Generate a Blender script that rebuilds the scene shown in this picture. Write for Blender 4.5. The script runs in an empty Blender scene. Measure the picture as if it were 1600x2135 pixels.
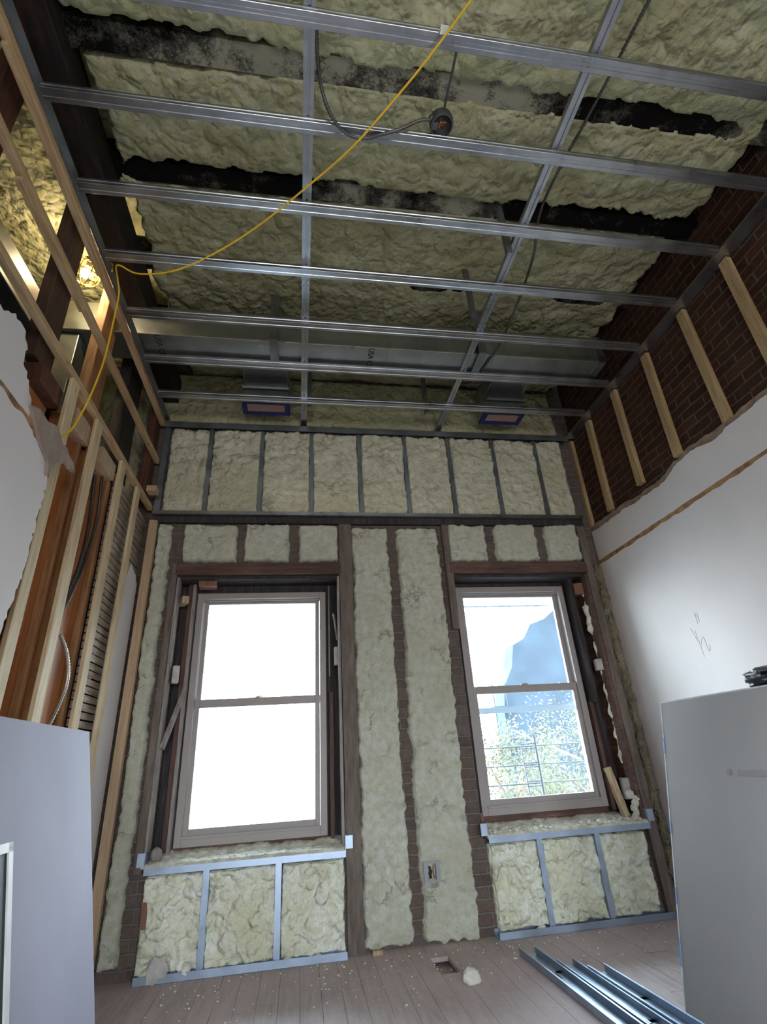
import bpy, bmesh, math, random
import numpy as np
from mathutils import Vector, Matrix
random.seed(7)
SC = bpy.context.scene
COL = SC.collection

# ------------------------------------------------------------------ camera
F_PX, YAW, PITCH, ROLL = 1068.4, 0.175666, 0.445235, -0.064264
EYE = Vector((0, 0, 1.04))
fw = Vector((math.sin(YAW)*math.cos(PITCH), math.cos(YAW)*math.cos(PITCH), math.sin(PITCH)))
rt = Vector((math.cos(YAW), -math.sin(YAW), 0)); up = rt.cross(fw)
r0 = rt*math.cos(ROLL) + up*math.sin(ROLL); u0 = r0.cross(fw)
cd = bpy.data.cameras.new('camera'); cam = bpy.data.objects.new('camera', cd); COL.objects.link(cam)
cam.matrix_world = Matrix(((r0.x, u0.x, -fw.x, EYE.x), (r0.y, u0.y, -fw.y, EYE.y), (r0.z, u0.z, -fw.z, EYE.z), (0, 0, 0, 1)))
cd.sensor_fit = 'HORIZONTAL'; cd.sensor_width = 36; cd.lens = 36*F_PX/1600; cd.clip_start = 0.02; cd.clip_end = 300
SC.camera = cam

# ------------------------------------------------------------------ light and exposure
WORLD_STRENGTH, BULB_STRENGTH, EXPOSURE = 24.0, 380.0, 0.20
w = bpy.data.worlds.new('sky'); SC.world = w; w.use_nodes = True
nt = w.node_tree; nt.nodes.clear()
tc = nt.nodes.new('ShaderNodeTexCoord'); sep = nt.nodes.new('ShaderNodeSeparateXYZ'); ramp = nt.nodes.new('ShaderNodeValToRGB')
bg = nt.nodes.new('ShaderNodeBackground'); out = nt.nodes.new('ShaderNodeOutputWorld')
nt.links.new(tc.outputs['Generated'], sep.inputs[0]); nt.links.new(sep.outputs['Z'], ramp.inputs[0])
ramp.color_ramp.elements[0].position = 0.0; ramp.color_ramp.elements[0].color = (0.42, 0.42, 0.42, 1)
ramp.color_ramp.elements[1].position = 0.06; ramp.color_ramp.elements[1].color = (0.86, 0.93, 1.0, 1)
e = ramp.color_ramp.elements.new(0.9); e.color = (0.62, 0.82, 1.0, 1)
SUN_GLOW_DIR, SUN_GLOW = (-0.82, 0.52, 0.24), 1.0       # veiled sun, off to the left beyond the windows
dt = nt.nodes.new('ShaderNodeVectorMath'); dt.operation = 'DOT_PRODUCT'; nt.links.new(tc.outputs['Generated'], dt.inputs[0]); dt.inputs[1].default_value = SUN_GLOW_DIR
mx_ = nt.nodes.new('ShaderNodeMath'); mx_.operation = 'MAXIMUM'; nt.links.new(dt.outputs['Value'], mx_.inputs[0]); mx_.inputs[1].default_value = 0.0
pw = nt.nodes.new('ShaderNodeMath'); pw.operation = 'POWER'; nt.links.new(mx_.outputs[0], pw.inputs[0]); pw.inputs[1].default_value = 9.0
gc = nt.nodes.new('ShaderNodeVectorMath'); gc.operation = 'MULTIPLY_ADD'; nt.links.new(pw.outputs[0], gc.inputs[0]); gc.inputs[1].default_value = (SUN_GLOW*0.80, SUN_GLOW*0.92, SUN_GLOW*1.0); nt.links.new(ramp.outputs[0], gc.inputs[2])
nt.links.new(gc.outputs[0], bg.inputs[0]); bg.inputs[1].default_value = WORLD_STRENGTH
nt.links.new(bg.outputs[0], out.inputs[0])
SC.view_settings.view_transform = 'Standard'; SC.view_settings.look = 'None'
SC.view_settings.gamma = 1; SC.view_settings.use_curve_mapping = False; SC.view_settings.exposure = EXPOSURE

def portal(name, loc, rot, sx, sy):           # marks where daylight comes in, gives no light itself
    l = bpy.data.lights.new(name, 'AREA'); l.shape = 'RECTANGLE'; l.size = sx; l.size_y = sy; l.cycles.is_portal = True
    o = bpy.data.objects.new(name, l); COL.objects.link(o); o.location = loc; o.rotation_euler = rot
R90 = math.pi/2
portal('window_portal', (-0.29, 4.16, 1.43), (-R90, 0, 0), 1.0, 1.7)
portal('window_portal', (1.75, 4.16, 1.45), (-R90, 0, 0), 1.0, 1.7)

# ------------------------------------------------------------------ materials
def nn(t, k, **kw):
    n = t.nodes.new(k)
    for a, b in kw.items(): setattr(n, a, b)
    return n
def base(name, rough=0.8, metal=0.0, spec=0.4):
    m = bpy.data.materials.new(name); m.use_nodes = True; t = m.node_tree
    b = t.nodes['Principled BSDF']; b.inputs['Roughness'].default_value = rough; b.inputs['Metallic'].default_value = metal
    b.inputs['Specular IOR Level'].default_value = spec
    return m, t, b
def coords(t, scale=(1, 1, 1), world=True):
    if world:
        g = nn(t, 'ShaderNodeNewGeometry'); src = g.outputs['Position']
    else:
        g = nn(t, 'ShaderNodeTexCoord'); src = g.outputs['Object']
    mp = nn(t, 'ShaderNodeMapping'); mp.inputs['Scale'].default_value = scale
    t.links.new(src, mp.inputs[0]); return mp.outputs[0]
def noise(t, vec, scale, detail=4, rough=0.55):
    n = nn(t, 'ShaderNodeTexNoise'); n.inputs['Scale'].default_value = scale; n.inputs['Detail'].default_value = detail
    n.inputs['Roughness'].default_value = rough; t.links.new(vec, n.inputs['Vector']); return n.outputs['Fac']
def rampn(t, fac, stops):
    r = nn(t, 'ShaderNodeValToRGB'); els = r.color_ramp.elements
    while len(els) < len(stops): els.new(0.5)
    for e, (p, c) in zip(els, stops): e.position = p; e.color = (*c, 1)
    t.links.new(fac, r.inputs[0]); return r.outputs[0]
def mix(t, fac, a, b, mode='MIX'):
    m = nn(t, 'ShaderNodeMix', data_type='RGBA', blend_type=mode)
    if isinstance(fac, (int, float)): m.inputs[0].default_value = fac
    else: t.links.new(fac, m.inputs[0])
    for i, v in ((6, a), (7, b)):
        if isinstance(v, tuple): m.inputs[i].default_value = (*v, 1)
        else: t.links.new(v, m.inputs[i])
    return m.outputs[2]
def bump(t, b, h, strength=0.5, dist=0.01):
    n = nn(t, 'ShaderNodeBump'); n.inputs['Strength'].default_value = strength; n.inputs['Distance'].default_value = dist
    t.links.new(h, n.inputs['Height']); t.links.new(n.outputs[0], b.inputs['Normal'])

def m_foam(name, c1, c2, c3, sc=1.0, lump=1.0, veins=0.0, big=11):
    m, t, b = base(name, 0.75, spec=0.25); v = coords(t)
    n1 = noise(t, v, 2.2*sc, 5); n2 = noise(t, v, 22*sc, 4)
    c = rampn(t, n1, [(0.3, c1), (0.52, c2), (0.72, c3)])
    c = mix(t, rampn(t, n2, [(0.35, (0, 0, 0)), (0.7, (1, 1, 1))]), c, (c2[0]*0.8, c2[1]*0.77, c2[2]*0.62))
    nz = nn(t, 'ShaderNodeTexNoise'); nz.inputs['Scale'].default_value = 9; nz.inputs['Detail'].default_value = 3; t.links.new(v, nz.inputs['Vector'])
    vm = nn(t, 'ShaderNodeVectorMath', operation='MULTIPLY_ADD'); t.links.new(nz.outputs['Color'], vm.inputs[0]); vm.inputs[1].default_value = (0.09, 0.09, 0.09); t.links.new(v, vm.inputs[2])
    acc = None
    for sc_, w_ in ((big, 1.0), (big*2.4, 0.45)):
        vo = nn(t, 'ShaderNodeTexVoronoi', feature='SMOOTH_F1'); vo.inputs['Scale'].default_value = sc_; vo.inputs['Smoothness'].default_value = 0.35; t.links.new(vm.outputs[0], vo.inputs['Vector'])
        mm = nn(t, 'ShaderNodeMath', operation='MULTIPLY_ADD'); t.links.new(vo.outputs['Distance'], mm.inputs[0]); mm.inputs[1].default_value = -w_*lump
        if acc is None: mm.inputs[2].default_value = 1.0
        else: t.links.new(acc, mm.inputs[2])
        acc = mm.outputs[0]
    mm = nn(t, 'ShaderNodeMath', operation='MULTIPLY_ADD'); t.links.new(noise(t, v, 60, 5), mm.inputs[0]); mm.inputs[1].default_value = 0.22; t.links.new(acc, mm.inputs[2]); acc = mm.outputs[0]
    if veins:
        r = noise(t, v, 6.5, 6, 0.62); e_ = rampn(t, r, [(0.482, (0, 0, 0)), (0.496, (1, 1, 1)), (0.504, (1, 1, 1)), (0.518, (0, 0, 0))])
        g = rampn(t, noise(t, v, 5, 2), [(0.52, (0, 0, 0)), (0.66, (1, 1, 1))])
        f = nn(t, 'ShaderNodeMath', operation='MULTIPLY'); t.links.new(e_, f.inputs[0]); t.links.new(g, f.inputs[1])
        f2 = nn(t, 'ShaderNodeMath', operation='MULTIPLY'); t.links.new(f.outputs[0], f2.inputs[0]); f2.inputs[1].default_value = veins
        c = mix(t, f2.outputs[0], c, (c1[0]*0.45, c1[1]*0.42, c1[2]*0.36))
        mm = nn(t, 'ShaderNodeMath', operation='MULTIPLY_ADD'); t.links.new(f.outputs[0], mm.inputs[0]); mm.inputs[1].default_value = -0.16; t.links.new(acc, mm.inputs[2]); acc = mm.outputs[0]
    t.links.new(c, b.inputs['Base Color']); bump(t, b, acc, 0.9, 0.034); return m
def m_wood(name, dark, mid, light, grain=(1, 1, 1), rough=0.7, knots=False):
    # grain: small number along the fibres
    m, t, b = base(name, rough); v = coords(t, grain)
    n1 = noise(t, v, 9, 6, 0.65); n2 = noise(t, coords(t), 1.7, 3)
    c = rampn(t, n1, [(0.3, dark), (0.5, mid), (0.7, light)])
    c = mix(t, rampn(t, n2, [(0.4, (0, 0, 0)), (0.65, (0.45, 0.45, 0.45))]), c, dark)
    if knots:
        vo = nn(t, 'ShaderNodeTexVoronoi'); vo.inputs['Scale'].default_value = 3.3; t.links.new(coords(t, tuple(min(1, g*2.5) if g < 1 else g*0.6 for g in grain)), vo.inputs['Vector'])
        c = mix(t, rampn(t, vo.outputs['Distance'], [(0.035, (0.85,)*3), (0.07, (0, 0, 0))]), c, tuple(x*0.35 for x in dark))
    t.links.new(c, b.inputs['Base Color']); bump(t, b, n1, 0.25, 0.004); return m
def m_plain(name, c, rough=0.7, metal=0.0, var=0.12, sc=6, spec=0.4, bm=0.0):
    m, t, b = base(name, rough, metal, spec); v = coords(t); n = noise(t, v, sc, 5)
    t.links.new(rampn(t, n, [(0.3, tuple(x*(1-var) for x in c)), (0.7, tuple(min(1, x*(1+var)) for x in c))]), b.inputs['Base Color'])
    if bm: bump(t, b, noise(t, v, sc*8, 4), bm, 0.004)
    return m
def m_metal(name, c=(0.56, 0.58, 0.60), rough=0.32, dirt=0.3):
    m, t, b = base(name, rough, 0.95); v = coords(t); n = noise(t, v, 7, 6); n2 = noise(t, v, 60, 2)
    t.links.new(rampn(t, n, [(0.3, tuple(x*(1-dirt) for x in c)), (0.65, c)]), b.inputs['Base Color'])
    mr = nn(t, 'ShaderNodeMapRange'); mr.inputs[3].default_value = rough*0.7; mr.inputs[4].default_value = rough*1.5
    t.links.new(n, mr.inputs[0]); t.links.new(mr.outputs[0], b.inputs['Roughness']); bump(t, b, n2, 0.06, 0.003); return m
def m_brick(name, axes, c1, c2, mortar, dust=0.35, bw=0.205, bh=0.068, dustc=(0.16, 0.14, 0.12)):
    m, t, b = base(name, 0.9, spec=0.15)
    g = nn(t, 'ShaderNodeNewGeometry'); s = nn(t, 'ShaderNodeSeparateXYZ'); t.links.new(g.outputs['Position'], s.inputs[0])
    cb = nn(t, 'ShaderNodeCombineXYZ'); t.links.new(s.outputs[axes[0]], cb.inputs[0]); t.links.new(s.outputs[axes[1]], cb.inputs[1])
    nz = nn(t, 'ShaderNodeTexNoise'); nz.inputs['Scale'].default_value = 5; t.links.new(g.outputs['Position'], nz.inputs['Vector'])
    vm = nn(t, 'ShaderNodeVectorMath', operation='MULTIPLY_ADD'); t.links.new(nz.outputs['Color'], vm.inputs[0]); vm.inputs[1].default_value = (0.03, 0.03, 0); t.links.new(cb.outputs[0], vm.inputs[2])
    br = nn(t, 'ShaderNodeTexBrick'); br.inputs['Scale'].default_value = 1; br.inputs['Brick Width'].default_value = bw; br.inputs['Row Height'].default_value = bh
    br.inputs['Mortar Size'].default_value = 0.007; br.inputs['Mortar Smooth'].default_value = 0.35; br.inputs['Bias'].default_value = 0.0
    br.inputs['Color1'].default_value = (*c1, 1); br.inputs['Color2'].default_value = (*c2, 1); br.inputs['Mortar'].default_value = (*mortar, 1)
    t.links.new(vm.outputs[0], br.inputs['Vector'])
    v = g.outputs['Position']; n = noise(t, v, 3.0, 6, 0.65)
    c = mix(t, rampn(t, n, [(0.42, (0, 0, 0)), (0.68, (dust*2, dust*2, dust*2))]), br.outputs['Color'], dustc)
    n2 = noise(t, v, 40, 4)
    c = mix(t, 0.35, c, rampn(t, n2, [(0.3, (0.3, 0.3, 0.3)), (0.7, (0.75, 0.75, 0.75))]), 'OVERLAY')
    t.links.new(c, b.inputs['Base Color'])
    ma = nn(t, 'ShaderNodeMath', operation='MULTIPLY_ADD'); t.links.new(br.outputs['Fac'], ma.inputs[0]); ma.inputs[1].default_value = -1.0; t.links.new(n2, ma.inputs[2])
    bump(t, b, ma.outputs[0], 0.8, 0.012); return m
def m_emit(name, c, s):
    m = bpy.data.materials.new(name); m.use_nodes = True; t = m.node_tree; t.nodes.clear()
    e = nn(t, 'ShaderNodeEmission'); e.inputs[0].default_value = (*c, 1); e.inputs[1].default_value = s
    o = nn(t, 'ShaderNodeOutputMaterial'); t.links.new(e.outputs[0], o.inputs[0]); return m
def m_glass(name):
    m = bpy.data.materials.new(name); m.use_nodes = True; t = m.node_tree; t.nodes.clear()
    tr = nn(t, 'ShaderNodeBsdfTransparent'); tr.inputs[0].default_value = (0.93, 0.96, 0.96, 1)
    gl = nn(t, 'ShaderNodeBsdfGlossy'); gl.inputs['Roughness'].default_value = 0.03
    fr = nn(t, 'ShaderNodeFresnel'); fr.inputs[0].default_value = 1.4
    mx = nn(t, 'ShaderNodeMixShader'); o = nn(t, 'ShaderNodeOutputMaterial')
    t.links.new(fr.outputs[0], mx.inputs[0]); t.links.new(tr.outputs[0], mx.inputs[1]); t.links.new(gl.outputs[0], mx.inputs[2]); t.links.new(mx.outputs[0], o.inputs[0]); return m

M = {}
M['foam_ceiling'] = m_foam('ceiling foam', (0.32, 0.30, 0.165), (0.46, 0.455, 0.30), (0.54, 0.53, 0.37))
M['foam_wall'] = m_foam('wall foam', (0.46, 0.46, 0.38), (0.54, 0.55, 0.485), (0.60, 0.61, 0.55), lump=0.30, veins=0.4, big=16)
M['foam_upper'] = m_foam('upper bay foam', (0.48, 0.46, 0.33), (0.61, 0.60, 0.49), (0.70, 0.69, 0.58), lump=0.6, veins=0.3, big=14)
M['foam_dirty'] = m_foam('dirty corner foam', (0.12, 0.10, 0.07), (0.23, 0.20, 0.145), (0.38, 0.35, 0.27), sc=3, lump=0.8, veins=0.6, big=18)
M['foam_low'] = m_foam('sill foam', (0.60, 0.60, 0.44), (0.80, 0.82, 0.72), (0.86, 0.88, 0.82), lump=0.9, big=13)
M['wood_y'] = m_wood('new pine along room', (0.30, 0.185, 0.085), (0.50, 0.34, 0.18), (0.60, 0.44, 0.27), (6, 0.5, 6), knots=True)
M['wood_z'] = m_wood('new pine upright', (0.42, 0.29, 0.16), (0.62, 0.48, 0.30), (0.72, 0.60, 0.42), (6, 6, 0.5), knots=True)
M['strap_z'] = m_wood('furring pine', (0.24, 0.155, 0.07), (0.42, 0.29, 0.15), (0.52, 0.38, 0.20), (6, 6, 0.5), knots=True)
M['corner_z'] = m_wood('pale tan timber', (0.36, 0.24, 0.14), (0.47, 0.33, 0.21), (0.54, 0.40, 0.27), (6, 6, 0.5))
M['orange_z'] = m_wood('orange fir', (0.28, 0.085, 0.022), (0.40, 0.14, 0.045), (0.50, 0.21, 0.075), (4, 4, 0.35), rough=0.5, knots=True)
M['oldorange_z'] = m_wood('old fir post', (0.20, 0.085, 0.035), (0.36, 0.18, 0.08), (0.48, 0.27, 0.13), (4, 4, 0.4))
M['old_z'] = m_wood('old brown post', (0.03, 0.018, 0.012), (0.08, 0.042, 0.025), (0.13, 0.065, 0.035), (4, 4, 0.4))
M['black_z'] = m_wood('soot black timber', (0.008, 0.007, 0.006), (0.02, 0.016, 0.013), (0.05, 0.035, 0.025), (4, 4, 0.5))
M['rust_z'] = m_wood('rust brown timber', (0.04, 0.018, 0.012), (0.10, 0.036, 0.02), (0.15, 0.06, 0.03), (4, 4, 0.5))
M['old_y'] = m_wood('old beam', (0.004, 0.003, 0.003), (0.010, 0.007, 0.005), (0.045, 0.018, 0.010), (3, 0.6, 3))
def joist_mat(name, stops):
    """sooty timber, greyed with foam overspray along some stretches (stops: X position -> overspray amount)"""
    m, t, b = base(name, 0.9, spec=0.1); v = coords(t)
    g = nn(t, 'ShaderNodeNewGeometry'); sx = nn(t, 'ShaderNodeSeparateXYZ'); t.links.new(g.outputs['Position'], sx.inputs[0])
    mr = nn(t, 'ShaderNodeMapRange'); mr.inputs[1].default_value = -1.5; mr.inputs[2].default_value = 2.6; t.links.new(sx.outputs['X'], mr.inputs[0])
    o = rampn(t, mr.outputs[0], [((x+1.5)/4.1, (k, k, k)) for x, k in stops])
    n = noise(t, v, 7, 6, 0.7); n2 = noise(t, v, 120, 2)
    a1 = nn(t, 'ShaderNodeMath', operation='MULTIPLY_ADD'); t.links.new(n, a1.inputs[0]); a1.inputs[1].default_value = 1.0; t.links.new(o, a1.inputs[2])
    a2 = nn(t, 'ShaderNodeMath', operation='MULTIPLY_ADD'); t.links.new(n2, a2.inputs[0]); a2.inputs[1].default_value = 0.30; t.links.new(a1.outputs[0], a2.inputs[2])
    t.links.new(rampn(t, a2.outputs[0], [(0.72, (0.006, 0.005, 0.0045)), (0.86, (0.07, 0.068, 0.055)), (1.0, (0.30, 0.29, 0.215))]), b.inputs['Base Color']); return m
M['joist1'] = joist_mat('sooty joist with overspray, near', [(-1.5, 0.10), (-0.95, 0.08), (-0.3, 0.35), (0.6, 0.28), (1.0, 0.40), (1.45, 0.02), (2.1, 0.0), (2.4, 0.2)])
M['joist2'] = joist_mat('sooty joist with overspray, middle', [(-1.5, 0.0), (0.0, 0.0), (0.25, 0.35), (0.6, 0.16), (1.0, 0.35), (1.25, 0.0), (2.4, 0.0)])
M['joist3'] = joist_mat('sooty joist with overspray, far', [(-1.5, 0.05), (2.4, 0.1)])
M['header'] = m_wood('old header', (0.05, 0.025, 0.02), (0.12, 0.065, 0.05), (0.20, 0.12, 0.095), (0.5, 5, 5))
M['jamb'] = m_wood('dark jamb board', (0.015, 0.013, 0.014), (0.04, 0.033, 0.033), (0.09, 0.07, 0.065), (5, 5, 0.5))
M['redjamb'] = m_wood('reddish jamb board', (0.05, 0.025, 0.02), (0.11, 0.055, 0.045), (0.17, 0.09, 0.075), (5, 5, 0.5))
M['greyjamb'] = m_wood('weathered edge strip', (0.14, 0.12, 0.11), (0.28, 0.25, 0.23), (0.42, 0.39, 0.36), (5, 5, 0.6))
M['lath'] = m_wood('dusty lath', (0.20, 0.15, 0.11), (0.38, 0.30, 0.23), (0.50, 0.42, 0.34), (5, 0.5, 5))
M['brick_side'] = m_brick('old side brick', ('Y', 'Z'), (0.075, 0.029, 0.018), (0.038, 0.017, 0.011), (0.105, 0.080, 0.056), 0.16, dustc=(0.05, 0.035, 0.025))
M['brick_back'] = m_brick('dusty front brick', ('X', 'Z'), (0.140, 0.098, 0.082), (0.095, 0.075, 0.066), (0.165, 0.145, 0.130), 0.42, dustc=(0.145, 0.125, 0.112))
M['brick_jamb'] = m_brick('reveal brick', ('Y', 'Z'), (0.20, 0.07, 0.045), (0.10, 0.05, 0.035), (0.14, 0.12, 0.10), 0.35, dustc=(0.05, 0.04, 0.035))
M['plaster'] = m_plain('old white plaster', (0.64, 0.595, 0.58), 0.85, var=0.045, sc=2.2, bm=0.08)
M['plaster_raw'] = m_plain('raw brown coat', (0.27, 0.20, 0.15), 0.95, var=0.3, sc=14, bm=0.8)
M['scar'] = m_plain('rail scar', (0.30, 0.16, 0.07), 0.9, var=0.5, sc=16, bm=0.6)
M['drywall'] = m_plain('grey drywall paper', (0.285, 0.270, 0.335), 0.8, var=0.07, sc=2.5)
M['drywall_r'] = m_plain('warm grey drywall paper', (0.33, 0.315, 0.31), 0.8, var=0.05, sc=2.0)
M['tape'] = m_plain('blue edge tape', (0.10, 0.30, 0.62), 0.6, var=0.35, sc=9)
M['gypsum'] = m_plain('drywall edge', (0.62, 0.66, 0.74), 0.8, var=0.15, sc=12)
M['steel'] = m_metal('galvanised steel', (0.47, 0.49, 0.52), 0.28)
M['steel_dark'] = m_metal('dull grey steel', (0.30, 0.32, 0.34), 0.45)
M['steel_daylight'] = m_metal('steel tinted with window light', (0.42, 0.51, 0.64), 0.38, 0.2)  # blue of the window daylight mixed into the steel colour
M['duct'] = m_metal('duct sheet metal', (0.40, 0.42, 0.415), 0.36, 0.22)
M['bx'] = m_metal('armoured cable', (0.16, 0.16, 0.15), 0.45)
M['bx_bright'] = m_metal('bright armoured cable', (0.50, 0.48, 0.42), 0.4)
M['box_light'] = m_metal('outlet steel', (0.30, 0.31, 0.32), 0.5)
M['box'] = m_metal('dark junction steel', (0.17, 0.175, 0.18), 0.5)
M['frame'] = m_plain('taupe window frame', (0.34, 0.305, 0.29), 0.45, var=0.05, sc=4)
M['storm'] = m_plain('storm frame', (0.30, 0.36, 0.42), 0.5, var=0.05)
M['glass'] = m_glass('window glass')
M['black'] = m_plain('black plastic', (0.012, 0.012, 0.014), 0.42, var=0.2, spec=0.4)
M['dark'] = m_plain('lath gap shade', (0.012, 0.011, 0.010), 0.9)
M['yellow'] = m_plain('yellow cord', (0.80, 0.50, 0.02), 0.45, var=0.1, sc=3)
M['white_tape'] = m_plain('white tape', (0.75, 0.75, 0.7), 0.6)
M['copper'] = m_plain('copper wires', (0.42, 0.16, 0.07), 0.4, 0.3)
M['red_paint'] = m_plain('red marker', (0.62, 0.06, 0.03), 0.6, var=0.2, sc=12)
M['dark_red'] = m_plain('dark red wire', (0.22, 0.02, 0.03), 0.5)
M['cardboard'] = m_plain('brown cardboard', (0.30, 0.19, 0.15), 0.8)
M['bluetape'] = m_plain('deep blue tape', (0.010, 0.014, 0.12), 0.6)
M['pencil'] = m_plain('pencil', (0.23, 0.22, 0.24), 0.8)
M['ink'] = m_plain('black ink', (0.03, 0.03, 0.035), 0.8)
M['faint'] = m_plain('faint print', (0.27, 0.26, 0.26), 0.8)
M['rubble'] = m_plain('foam crumbs', (0.62, 0.60, 0.50), 0.9, var=0.3, sc=25, bm=0.5)
M['rubble_lump'] = m_plain('foam chunk', (0.72, 0.70, 0.62), 0.9, var=0.2, sc=18, bm=0.6)
M['leaf'] = m_plain('leaves', (0.047, 0.048, 0.021), 0.7, var=0.5, sc=1.5)
M['bark'] = m_plain('bark', (0.12, 0.09, 0.07), 0.9)
M['net'] = m_plain('blue grey netting', (0.016, 0.027, 0.040), 0.9, var=0.25, sc=0.7)
M['street'] = m_plain('street', (0.3, 0.3, 0.3), 0.9)
M['iron'] = m_plain('fire escape iron', (0.05, 0.055, 0.07), 0.5)
M['screen'] = m_plain('insect mesh', (0.03, 0.035, 0.04), 0.6)
M['white_frame'] = m_plain('white screen frame', (0.62, 0.62, 0.62), 0.5)
M['roof'] = m_plain('roof deck', (0.03, 0.024, 0.018), 0.9)
M['outer'] = m_plain('outer room wall', (0.10, 0.085, 0.05), 0.9)
M['rear'] = m_plain('rear wall', (0.45, 0.43, 0.40), 0.9)

def floor_mat():
    m, t, b = base('dusty floor boards', 0.75, spec=0.3); v = coords(t)
    g = coords(t, (8, 0.8, 1)); n1 = noise(t, g, 5, 6); n2 = noise(t, v, 1.3, 4); n3 = noise(t, v, 30, 5)
    c = rampn(t, n1, [(0.3, (0.37, 0.30, 0.285)), (0.7, (0.53, 0.45, 0.43))])
    c = mix(t, rampn(t, n2, [(0.4, (0.1,)*3), (0.65, (0.9,)*3)]), c, (0.56, 0.45, 0.45))
    c = mix(t, rampn(t, n3, [(0.45, (0, 0, 0)), (0.75, (0.4,)*3)]), c, (0.36, 0.33, 0.31))
    t.links.new(c, b.inputs['Base Color']); bump(t, b, n3, 0.3, 0.004); return m
M['floor'] = floor_mat()

# ------------------------------------------------------------------ mesh building
ORG = {}
class MB:
    def __init__(s): s.v = []; s.f = []; s.sm = []
    def add(s, v, f, smooth=False):
        k = len(s.v); s.v += [Vector(p) for p in v]; s.f += [[i+k for i in q] for q in f]; s.sm += [smooth]*len(f); return s
    def box(s, a, b, rot=None):                 # two opposite corners, optional rotation about the centre
        c = (Vector(a)+Vector(b))/2; h = (Vector(b)-Vector(a))/2
        P = [Vector((x*h.x, y*h.y, z*h.z)) for x in (-1, 1) for y in (-1, 1) for z in (-1, 1)]
        if rot is not None: P = [rot @ p for p in P]
        return s.add([c+p for p in P], [(0, 1, 3, 2), (4, 6, 7, 5), (0, 4, 5, 1), (2, 3, 7, 6), (0, 2, 6, 4), (1, 5, 7, 3)])
    def bar(s, p, q, w, h, side=(1, 0, 0)):     # rectangular bar from p to q, w along side, h across
        p = Vector(p); q = Vector(q); d = (q-p).normalized(); u = Vector(side); u = (u - d*u.dot(d)).normalized(); n = d.cross(u)
        P = [c + u*(a*w/2) + n*(b*h/2) for c in (p, q) for a, b in ((-1, -1), (1, -1), (1, 1), (-1, 1))]
        return s.add(P, [(0, 3, 2, 1), (4, 5, 6, 7), (0, 1, 5, 4), (1, 2, 6, 5), (2, 3, 7, 6), (3, 0, 4, 7)])
    def sweep(s, prof, p, q, side, upv):        # closed profile polygon [(a, b)] extruded from p to q
        p = Vector(p); q = Vector(q); u = Vector(side); n = Vector(upv); k = len(prof)
        P = [c + u*a + n*b for c in (p, q) for a, b in prof]
        f = [(i, (i+1) % k, k+(i+1) % k, k+i) for i in range(k)]
        s.add(P, f); s.add(P, [list(range(k))[::-1], list(range(k, 2*k))]); return s
    def tube(s, pts, r, n=8, closed=False):
        pts = [Vector(p) for p in pts]; m = len(pts); rings = []; ref = None
        for i, p in enumerate(pts):
            if closed: d = pts[(i+1) % m]-pts[i-1]
            else: d = pts[min(i+1, m-1)]-pts[max(i-1, 0)]
            d.normalize()
            if ref is None: ref = d.orthogonal().normalized()
            ref = (ref - d*ref.dot(d)).normalized(); b2 = d.cross(ref)
            rr = r[i] if isinstance(r, (list, tuple)) else r
            rings.append([p + (ref*math.cos(2*math.pi*j/n) + b2*math.sin(2*math.pi*j/n))*rr for j in range(n)])
        V = [v for R in rings for v in R]; f = []
        for i in range(m if closed else m-1):
            a = i*n; c = ((i+1) % m)*n
            for j in range(n): f.append((a+j, a+(j+1) % n, c+(j+1) % n, c+j))
        s.add(V, f, True)
        if not closed: s.add(rings[0], [list(range(n))[::-1]]); s.add(rings[-1], [list(range(n))])
        return s
    def plate(s, pts, n, t):                    # flat polygon given by 3-D points, thickness t along n
        n = Vector(n)*t; k = len(pts); P = [Vector(p) for p in pts]; Q = [p+n for p in P]
        s.add(P+Q, [(i, (i+1) % k, k+(i+1) % k, k+i) for i in range(k)]); s.add(P, [list(range(k))[::-1]]); s.add(Q, [list(range(k))]); return s
    def lump(s, c, r, seed=0, sq=(1, 1, 1), sub=2, amp=0.3):
        bm = bmesh.new(); bmesh.ops.create_icosphere(bm, subdivisions=sub, radius=1)
        rg = np.random.RandomState(seed); dirs = rg.randn(9, 3); dirs /= np.linalg.norm(dirs, axis=1)[:, None]; am = rg.uniform(-1, 1, 9)
        for v in bm.verts:
            n = np.array(v.co); k = 1 + amp*sum(a*max(0, float(n@d))**3 for a, d in zip(am, dirs)) + amp*0.25*rg.uniform(-1, 1)
            v.co = Vector((n[0]*k*r*sq[0], n[1]*k*r*sq[1], n[2]*k*r*sq[2])) + Vector(c)
        bm.verts.index_update(); s.add([v.co.copy() for v in bm.verts], [[v.index for v in f.verts] for f in bm.faces], True); bm.free(); return s
    def build(s, name, mat, parent=None, bevel=0.0):
        me = bpy.data.meshes.new(name)
        if parent is not None: org = ORG[parent.name_full]
        else:
            xs = [v.x for v in s.v]; ys = [v.y for v in s.v]; zs = [v.z for v in s.v]
            org = Vector(((min(xs)+max(xs))/2, (min(ys)+max(ys))/2, min(zs)))
        me.from_pydata([v-org for v in s.v], [], s.f)
        me.polygons.foreach_set('use_smooth', s.sm)
        bm = bmesh.new(); bm.from_mesh(me); bmesh.ops.recalc_face_normals(bm, faces=bm.faces); bm.to_mesh(me); bm.free()
        me.materials.append(M[mat] if isinstance(mat, str) else mat)
        o = bpy.data.objects.new(name, me); COL.objects.link(o); ORG[o.name_full] = org
        if parent is None: o.location = org
        else: o.parent = parent
        if bevel:
            md = o.modifiers.new('edge', 'BEVEL'); md.width = bevel; md.segments = 2; md.limit_method = 'ANGLE'
        return o
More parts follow.
